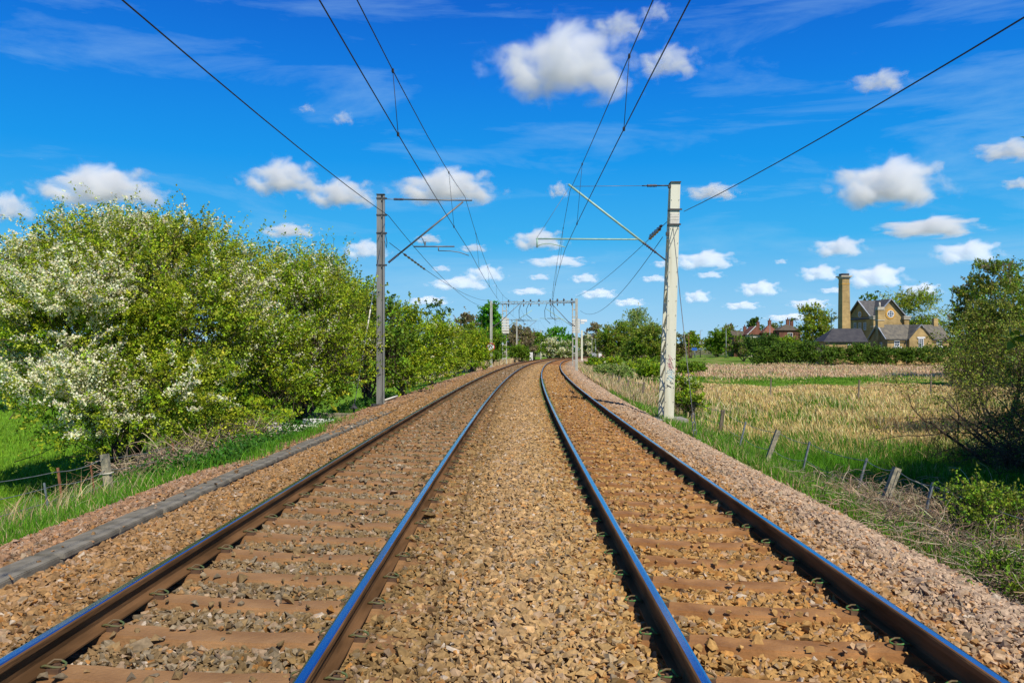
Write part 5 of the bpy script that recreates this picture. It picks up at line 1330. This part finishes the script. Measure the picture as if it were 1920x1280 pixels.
# marsh meadow
rng = np.random.default_rng(400)
n = 270000
y = scatter(rng, n, 11, 165); xr_ = rng.uniform(-.02, .72, n) * y
u = xr_ - Cx(y); ok = u > 5.0 + rng.exponential(.5, n)
y, x = y[ok], xr_[ok]; g = field_green(x, y); isg = rng.random(len(x)) < g
n = len(x); c = np.where(isg[:, None], palette(rng, n, C_GRASS + C_LUSH[:1]), palette(rng, n, C_GOLD))
pale_ = (y > 80) & ~isg; c[pale_] = palette(rng, pale_.sum(), C_TAN) * np.array([1.05, 1.0, 1.1])
clump = .75 + .35 * np.sin(x * 1.7 + 2 * np.sin(y * .9)) * np.sin(y * 1.3 + x * .6)
h = np.where(isg, rng.uniform(.16, .40, n), rng.uniform(.22, .62, n)) * clump
h *= np.interp(y, [10, 40, 52, 66, 80, 90, 160], [.85, 1, .75, .40, .8, .9, .8])
blades('meadow_grass', 'golden dry reeds and green grass of the marsh meadow', x, y, H(x, y) - .03, h, np.maximum(.011, y * .00105), c, rng, lean=.48, wind=(-.12, .02, 0))
# lush strip beside the stone shoulder
rng = np.random.default_rng(401); n = 62000
y = scatter(rng, n, 8, 42); u = rng.normal(5.0, .55, n); ok = (u > 4.36) & (u < 7.2); y, u = y[ok], u[ok]; x = Cx(y) + u
keep = rng.random(len(x)) < np.interp(y, [8, 11, 12.5, 45], [.35, .6, 1, 1]) * (.35 + .65 * (np.sin(y * .8 + 1) + np.sin(x * 3 + y * 2.1) > -.6)); x, y = x[keep], y[keep]; n = len(x)
c = palette(rng, n, C_LUSH); dry = rng.random(n) < .16; c[dry] = palette(rng, dry.sum(), C_TAN)
blades('verge_grass', 'bright green grass along the foot of the pink stone shoulder', x, y, H(x, y) - .03, rng.uniform(.14, .42, n), np.maximum(.009, y * .0009), c, rng, lean=.45)
rng = np.random.default_rng(406); n = 16000
y = rng.uniform(8.2, 20, n); u = rng.uniform(4.7, 8.0, n); ok = np.sin(y * 1.6 + 1.2 * np.sin(u * 2)) + np.sin(u * 2.6 + y * .7) > .25; u, y = u[ok], y[ok]; x = Cx(y) + u; n = len(x)
blades('tuft_grass', 'tall bright tufts of grass among the leaning fence posts', x, y, H(x, y) - .03, rng.uniform(.18, .55, n), .012, palette(rng, n, C_LUSH), rng, lean=.4)
# shaded green grass under the twiggy bush
rng = np.random.default_rng(402); n = 45000
y = rng.uniform(13, 25, n); x = rng.uniform(5.8, 15.5, n); ok = (y > 12.5 + .5 * (x - 6)) & (rng.random(n) < np.clip((25.5 - y) / 4, 0, 1)); x, y = x[ok], y[ok]; n = len(x)
blades('shade_grass', 'dark lush grass in the shade of the twiggy bush', x, y, H(x, y) - .03, rng.uniform(.2, .5, n), .014, palette(rng, n, C_LUSH[:3]), rng, lean=.4)
# left verge
rng = np.random.default_rng(403); n = 60000
y = scatter(rng, n, 5.5, 75); u = -5.05 - rng.exponential(.75, n); ok = u > -9.5; u, y = u[ok], y[ok]; x = Cx(y) + u; ok = clear_of_slabs(rng, x, y); x, y, u = x[ok], y[ok], u[ok]; n = len(x)
c = palette(rng, n, C_LUSH); dry = rng.random(n) < .10; c[dry] = palette(rng, dry.sum(), C_TAN)
blades('verge_grass', 'lush green grass along the pink stones by the cable trough', x, y, H(x, y) - .03, rng.uniform(.08, .30, n) * np.interp(u[:n] if len(u) == n else np.full(n, -6), [-9, -6.5, -5.05], [1.4, 1.1, .5]), np.maximum(.008, y * .0009), c, rng, lean=.45)
rng = np.random.default_rng(405); n = 9000
y = rng.uniform(12.4, 21.5, n); u = rng.uniform(-5.3, -4.02, n); ok = rng.random(n) < np.clip((y - 12.4) / 1.5, 0, 1) * (.45 + .55 * (np.sin(y * 1.9) + np.sin(u * 4 + y) > -.5)); u, y = u[ok], y[ok]; x = Cx(y) + u; ok = clear_of_slabs(rng, x, y); x, y, u = x[ok], y[ok], u[ok]; n = len(x)
blades('verge_grass', 'green weeds creeping up to the edge of the cable trough', x, y, ballast_top(u, y) - .04, rng.uniform(.06, .24, n), .011, palette(rng, n, C_LUSH), rng, lean=.5)
# pasture behind the hawthorns
rng = np.random.default_rng(404); n = 60000
y = scatter(rng, n, 9, 120); x = -rng.uniform(.42, .70, n) * y; ok = (x - Cx(y)) < -8.5; x, y = x[ok], y[ok]; n = len(x)
blades('pasture_grass', 'short bright grass of the pasture behind the hawthorns', x, y, H(x, y) - .02, rng.uniform(.06, .2, n), np.maximum(.012, y * .0011), palette(rng, n, [(.16, .31, .018), (.20, .36, .024), (.12, .25, .014)]), rng, lean=.5)
# nettles and ground leaves on the left bank
def ground_leaves(name, label, n, fx, hmax, size, pal, seed):
    rng = np.random.default_rng(seed); x, y = fx(rng, n); m = len(x)
    z = H(x, y) + rng.random(m) ** 1.3 * hmax * (.5 + .5 * np.abs(np.sin(x * 2.1 + y) * np.sin(y * 1.7)))
    o = link(name, leaves_mesh(name, np.stack([x, y, z], 1), unit(rng.standard_normal((m, 3)) + [0, -.2, .3]), size * rng.uniform(.6, 1.4, m), size * .65 * rng.uniform(.7, 1.2, m), palette(rng, m, pal), rng), M['leaf']); o['kind'] = 'stuff'; o['label'] = label
def bank(rng, n):
    y = rng.uniform(13.2, 34, n); u = np.where(y < 21, -4.35, -5.2) - rng.exponential(.85, n); k = (u > -8.5) & (np.sin(y * .9) + np.sin(y * .37 + 2) + .6 * np.sin(u * 3 + y * 2) > -.5); x = (Cx(y) + u)[k]; y = y[k]; k = clear_of_slabs(rng, x, y); return x[k], y[k]
ground_leaves('nettles', 'nettles and low leaves on the bank under the hawthorns', 26000, bank, .42, .07, [(.04, .15, .01), (.06, .19, .014), (.03, .10, .01), (.09, .2, .02)], 500)
# dry twigs and dead bramble
def tangle(name, label, spots, n, L, seed, pal, rad=.004, up=.5):
    rng = np.random.default_rng(seed); sp = np.array(spots, float); w_ = sp[:, 2] * sp[:, 3]; i = rng.choice(len(sp), n, p=w_ / w_.sum())
    x = sp[i, 0] + rng.normal(0, 1, n) * sp[i, 2] * .5; y = sp[i, 1] + rng.normal(0, 1, n) * sp[i, 3] * .5
    ok = (x - Cx(y) < -5.0) | (x - Cx(y) > 4.35); x, y, i = x[ok], y[ok], i[ok]; n = len(x)
    base = np.stack([x, y, H(x, y) + rng.random(n) * sp[i, 4] * .7], 1)
    d = unit(rng.standard_normal((n, 3)) * [1, 1, .55] + [0, 0, up]); K = 6; t = np.linspace(0, 1, K)
    l = L * rng.uniform(.4, 1.3, n); side = unit(rng.standard_normal((n, 3)))
    pl_ = base[:, None] + d[:, None] * (l[:, None] * t)[..., None] + side[:, None] * ((t * (1 - t)) * l[:, None] * .55)[..., None]
    pl_[..., 2] -= .32 * (t ** 2) * l[:, None]; pl_ += rng.normal(0, .012, pl_.shape)
    pl_[..., 2] = np.maximum(pl_[..., 2], H(pl_[..., 0], pl_[..., 1]) + .01)
    V, q = tubes_np(pl_, rad * rng.uniform(.6, 1.6, (n, 1)) * np.linspace(1.1, .5, K)[None], 3)
    o = link(name, np_mesh(name, V, [q], np.repeat(palette(rng, n, pal, jit=.25), K * 3, 0)), M['twig']); o['kind'] = 'stuff'; o['label'] = label
DRY = [(.32, .245, .165), (.25, .18, .115), (.42, .335, .235), (.17, .12, .08)]
tangle('dead_brambles', 'dry tangle of dead bramble around the leaning fence posts',
       [(PX(1700, 11.5), 11.5, 1.0, 2.4, .55), (PX(1790, 9.6), 9.6, 1.1, 1.8, .5), (PX(1880, 8.4), 8.4, 1.3, 1.6, .5), (PX(1620, 13.5), 13.5, .5, 1.4, .35), (PX(1840, 12.5), 12.5, 2.2, 2.5, .6), (PX(1900, 7.2), 7.2, .8, 1.0, .35)], 4600, .55, 600, DRY, .0042)
tangle('dead_brambles', 'dry twigs and dead stalks on the bank at the hawthorn foot',
       [(PX(410, 17.8), 17.8, .9, 1.6, .7), (PX(320, 15.6), 15.6, .8, 1.2, .5)], 1500, .7, 601, DRY, .005)
rng = np.random.default_rng(602); n = 300
y = rng.uniform(9, 12.5, n); x = rng.normal(-6.4, .5, n); ok = x - Cx(y) < -5.3; x, y = x[ok], y[ok]; n = len(x)
blades('dry_stalks', 'straw-coloured dead stalks under the sagging wires', x, y, H(x, y), rng.uniform(.2, .6, n), .010, palette(rng, n, C_TAN), rng, lean=.8, wind=(.35, 0, 0))
rng = np.random.default_rng(603); n = 9000
y = rng.uniform(72, 160, n); u = -5.2 - rng.exponential(1.6, n); x = Cx(y) + u
blades('dry_grass', 'pale dry grass on the bank around the gantry foot', x, y, H(x, y), rng.uniform(.3, 1.1, n), .09, palette(rng, n, C_TAN), rng, lean=.4)
rng = np.random.default_rng(604); n = 16000
y = scatter(rng, n, 32, 130); u = 4.6 + rng.exponential(1.3, n); x = Cx(y) + u
blades('dry_grass', 'pale dry grass along the bank toward the gantry', x, y, H(x, y), rng.uniform(.25, .75, n), np.maximum(.02, y * .0011), palette(rng, n, C_TAN + C_GRASS[:1]), rng, lean=.4)

# ------------------------------------------------------------------ fair-weather clouds: real volumes of droplets, high and far
def cloud_mat(dens, seed, asp, soft):
    m, nt, out = new_mat('cloud_vapour')
    tc = N(nt, 'ShaderNodeTexCoord'); mp = N(nt, 'ShaderNodeMapping'); mp.inputs['Scale'].default_value = (asp, 1, 1); mp.inputs['Location'].default_value = (seed * 3.7, seed * 1.9, seed * 5.3)
    nt.links.new(tc.outputs['Object'], mp.inputs[0])
    no = N(nt, 'ShaderNodeTexNoise'); no.inputs['Scale'].default_value = 1.5 + .7 * ((seed * 37) % 10) / 10; no.inputs['Detail'].default_value = 10; no.inputs['Roughness'].default_value = .58; no.inputs['Distortion'].default_value = .35
    nt.links.new(mp.outputs[0], no.inputs['Vector'])
    # egg with a flat base: squash the lower half
    sp = N(nt, 'ShaderNodeSeparateXYZ'); nt.links.new(tc.outputs['Object'], sp.inputs[0])
    lt = N(nt, 'ShaderNodeMath', operation='MINIMUM'); lt.inputs[1].default_value = 0; nt.links.new(sp.outputs[2], lt.inputs[0])
    zz = N(nt, 'ShaderNodeMath', operation='MULTIPLY_ADD'); zz.inputs[1].default_value = 1.2; nt.links.new(lt.outputs[0], zz.inputs[0]); nt.links.new(sp.outputs[2], zz.inputs[2])
    cb = N(nt, 'ShaderNodeCombineXYZ'); nt.links.new(sp.outputs[0], cb.inputs[0]); nt.links.new(sp.outputs[1], cb.inputs[1]); nt.links.new(zz.outputs[0], cb.inputs[2])
    ln = N(nt, 'ShaderNodeVectorMath', operation='LENGTH'); nt.links.new(cb.outputs[0], ln.inputs[0])
    # v = (noise-.5)*a + b - len
    v1 = N(nt, 'ShaderNodeMath', operation='MULTIPLY_ADD'); v1.inputs[1].default_value = 2.5; v1.inputs[2].default_value = -1.25 + .66
    nt.links.new(no.outputs['Fac'], v1.inputs[0])
    v2 = N(nt, 'ShaderNodeMath', operation='SUBTRACT'); nt.links.new(v1.outputs[0], v2.inputs[0]); nt.links.new(ln.outputs['Value'], v2.inputs[1])
    mr = N(nt, 'ShaderNodeMapRange'); mr.interpolation_type = 'SMOOTHSTEP'; mr.inputs[1].default_value = 0; mr.inputs[2].default_value = soft; mr.inputs[3].default_value = 0; mr.inputs[4].default_value = dens
    nt.links.new(v2.outputs[0], mr.inputs[0])
    vp = N(nt, 'ShaderNodeVolumePrincipled'); vp.inputs['Color'].default_value = (.999, .999, .999, 1); vp.inputs['Anisotropy'].default_value = 0.
    nt.links.new(mr.outputs[0], vp.inputs['Density']); nt.links.new(vp.outputs[0], out.inputs['Volume'])
    m.cycles.volume_sampling = 'MULTIPLE_IMPORTANCE'; m.cycles.volume_step_rate = .5
    return m
def cloud_hull():
    b = bmesh.new(); bmesh.ops.create_icosphere(b, subdivisions=3, radius=1.0)
    for v in b.verts:
        if v.co.z < 0: v.co.z *= .6
        v.co *= 1.06
    me = bpy.data.meshes.new('cloud'); b.to_mesh(me); b.free(); return me
CLOUDS = [(1050, 125, 290, 150, 10, 'largest white cloud, high above the tracks'), (1250, 118, 130, 66, 5, 'ragged cloud touching the two wires beside the largest cloud'), (1158, 48, 120, 48, 2, 'faint cloud just above the largest cloud'),
          (1228, 22, 66, 40, 1.6, 'faint wisp at the very top between the wires'), (1650, 153, 115, 44, 5, 'small lone cloud high over the chimney tower'), (1662, 350, 222, 104, 10, 'big bright cloud above the pumping house'), (1890, 283, 130, 46, 6, 'long cloud running out of the frame above the tall trees'),
          (1908, 345, 60, 26, 4, 'scrap of cloud at the frame edge under a longer one'), (523, 337, 150, 76, 9, 'bright puffy cloud above the blossoming hawthorn, the taller of a joined pair'), (634, 366, 140, 62, 8, 'lower half of the joined pair of clouds above the hawthorn'), (180, 355, 230, 84, 9, 'broad cloud over the crown of the big hawthorn'),
          (12, 392, 90, 66, 7, 'cloud cut off by the frame edge above the hawthorn'), (830, 354, 200, 74, 8, 'cloud behind the arm of the grey mast'), (535, 434, 105, 30, 5, 'flat cloud just over the hawthorn top'), (1332, 361, 110, 34, 5, 'cloud touching the top of the cream mast'), (1046, 358, 44, 36, 2.5, 'faint puff behind the tip of the green strut'),
          (1005, 452, 105, 46, 7, 'cloud behind the green registration tube'), (1040, 491, 120, 22, 4, 'flat cloud strip below the registration tube'), (682, 470, 90, 42, 6, 'cloud against the grey mast'), (1318, 490, 125, 40, 6, 'cloud beside the middle of the cream mast'), (1572, 466, 104, 42, 7, 'cloud above the chimney tower top'),
          (1740, 428, 195, 40, 7, 'long low cloud above the willow dome'), (1812, 476, 130, 50, 7, 'cloud just over the tall pointed trees'), (906, 515, 80, 36, 6, 'small cloud over the speed sign pole'), (858, 533, 115, 28, 5, 'flat cloud left of the speed sign pole'), (1095, 523, 58, 22, 5, 'small cloud between the drooping wires'), (1120, 552, 76, 22, 5, 'low cloud above the gantry-side mast'),
          (1178, 568, 64, 18, 4, 'tiny low cloud over the willows'), (1306, 558, 56, 28, 6, 'small round cloud low beside the cream mast'), (1423, 543, 82, 34, 6, 'low cloud over the red roofs'), (1536, 514, 82, 36, 6, 'cloud touching the chimney tower on its left'), (1640, 522, 118, 50, 6, 'cloud right behind the chimney tower'), (1726, 546, 78, 32, 5, 'low cloud above the cottage'),
          (1516, 571, 80, 22, 4, 'low streak over the open tree'), (1226, 523, 56, 16, 4, 'thin streak left of the cream mast'), (641, 222, 44, 30, 3, 'small wispy puff, higher and larger of two above the hawthorns'), (573, 203, 34, 18, 3, 'tiniest puff alone in the deep blue'), (886, 466, 56, 18, 4, 'small cloud between the wires below the steady arm'), (1330, 516, 56, 15, 4, 'thin flat cloud under a bigger one near the cream mast'), (1464, 491, 28, 12, 3, 'speck of cloud over the meadow trees'), (800, 449, 56, 20, 4, 'small cloud under the slanting tube of the grey mast'), (826, 504, 40, 14, 3, 'speck of cloud above a flat one near the grey mast'),
          (1480, 596, 90, 16, 3, 'lowest cloud streak, just over the far red roofs'), (1390, 574, 70, 18, 3, 'faint low cloud left of the far red roofs'), (990, 547, 70, 16, 3, 'faint low cloud above the gantry beam'), (1010, 520, 44, 14, 3, 'tiny cloud between the two sets of wires'), (800, 565, 80, 20, 3.5, 'faint low cloud above the conifers'), (1560, 545, 50, 14, 3, 'wisp beside the shaft of the chimney tower'), (1250, 495, 60, 18, 3, 'faint cloud tucked behind the cream mast edge')]
hull = cloud_hull(); ALT = 1050.
for i, (px, py, w_, h_, od, lb) in enumerate(CLOUDS):
    el = (HOR - (py + h_ * .3)) / F_PX; d = ALT / el
    k = d / F_PX; rx, rz = w_ / 2 * k * 1.38, h_ / 2 * k * 1.52
    o = bpy.data.objects.new('cloud', hull if i == 0 else hull.copy()); COL.objects.link(o)
    x, y, z = P(px, py + h_ * .10, d); o.location = (x, y, z); o.scale = (rx, max(rx * .8, rz), rz)
    o.data.materials.append(cloud_mat(od / rz * .62, i + 1, rx / rz * .8, .85 if od > 4.5 else 1.0))
    tag(o, lb, 'cloud', 'clouds in the sky')
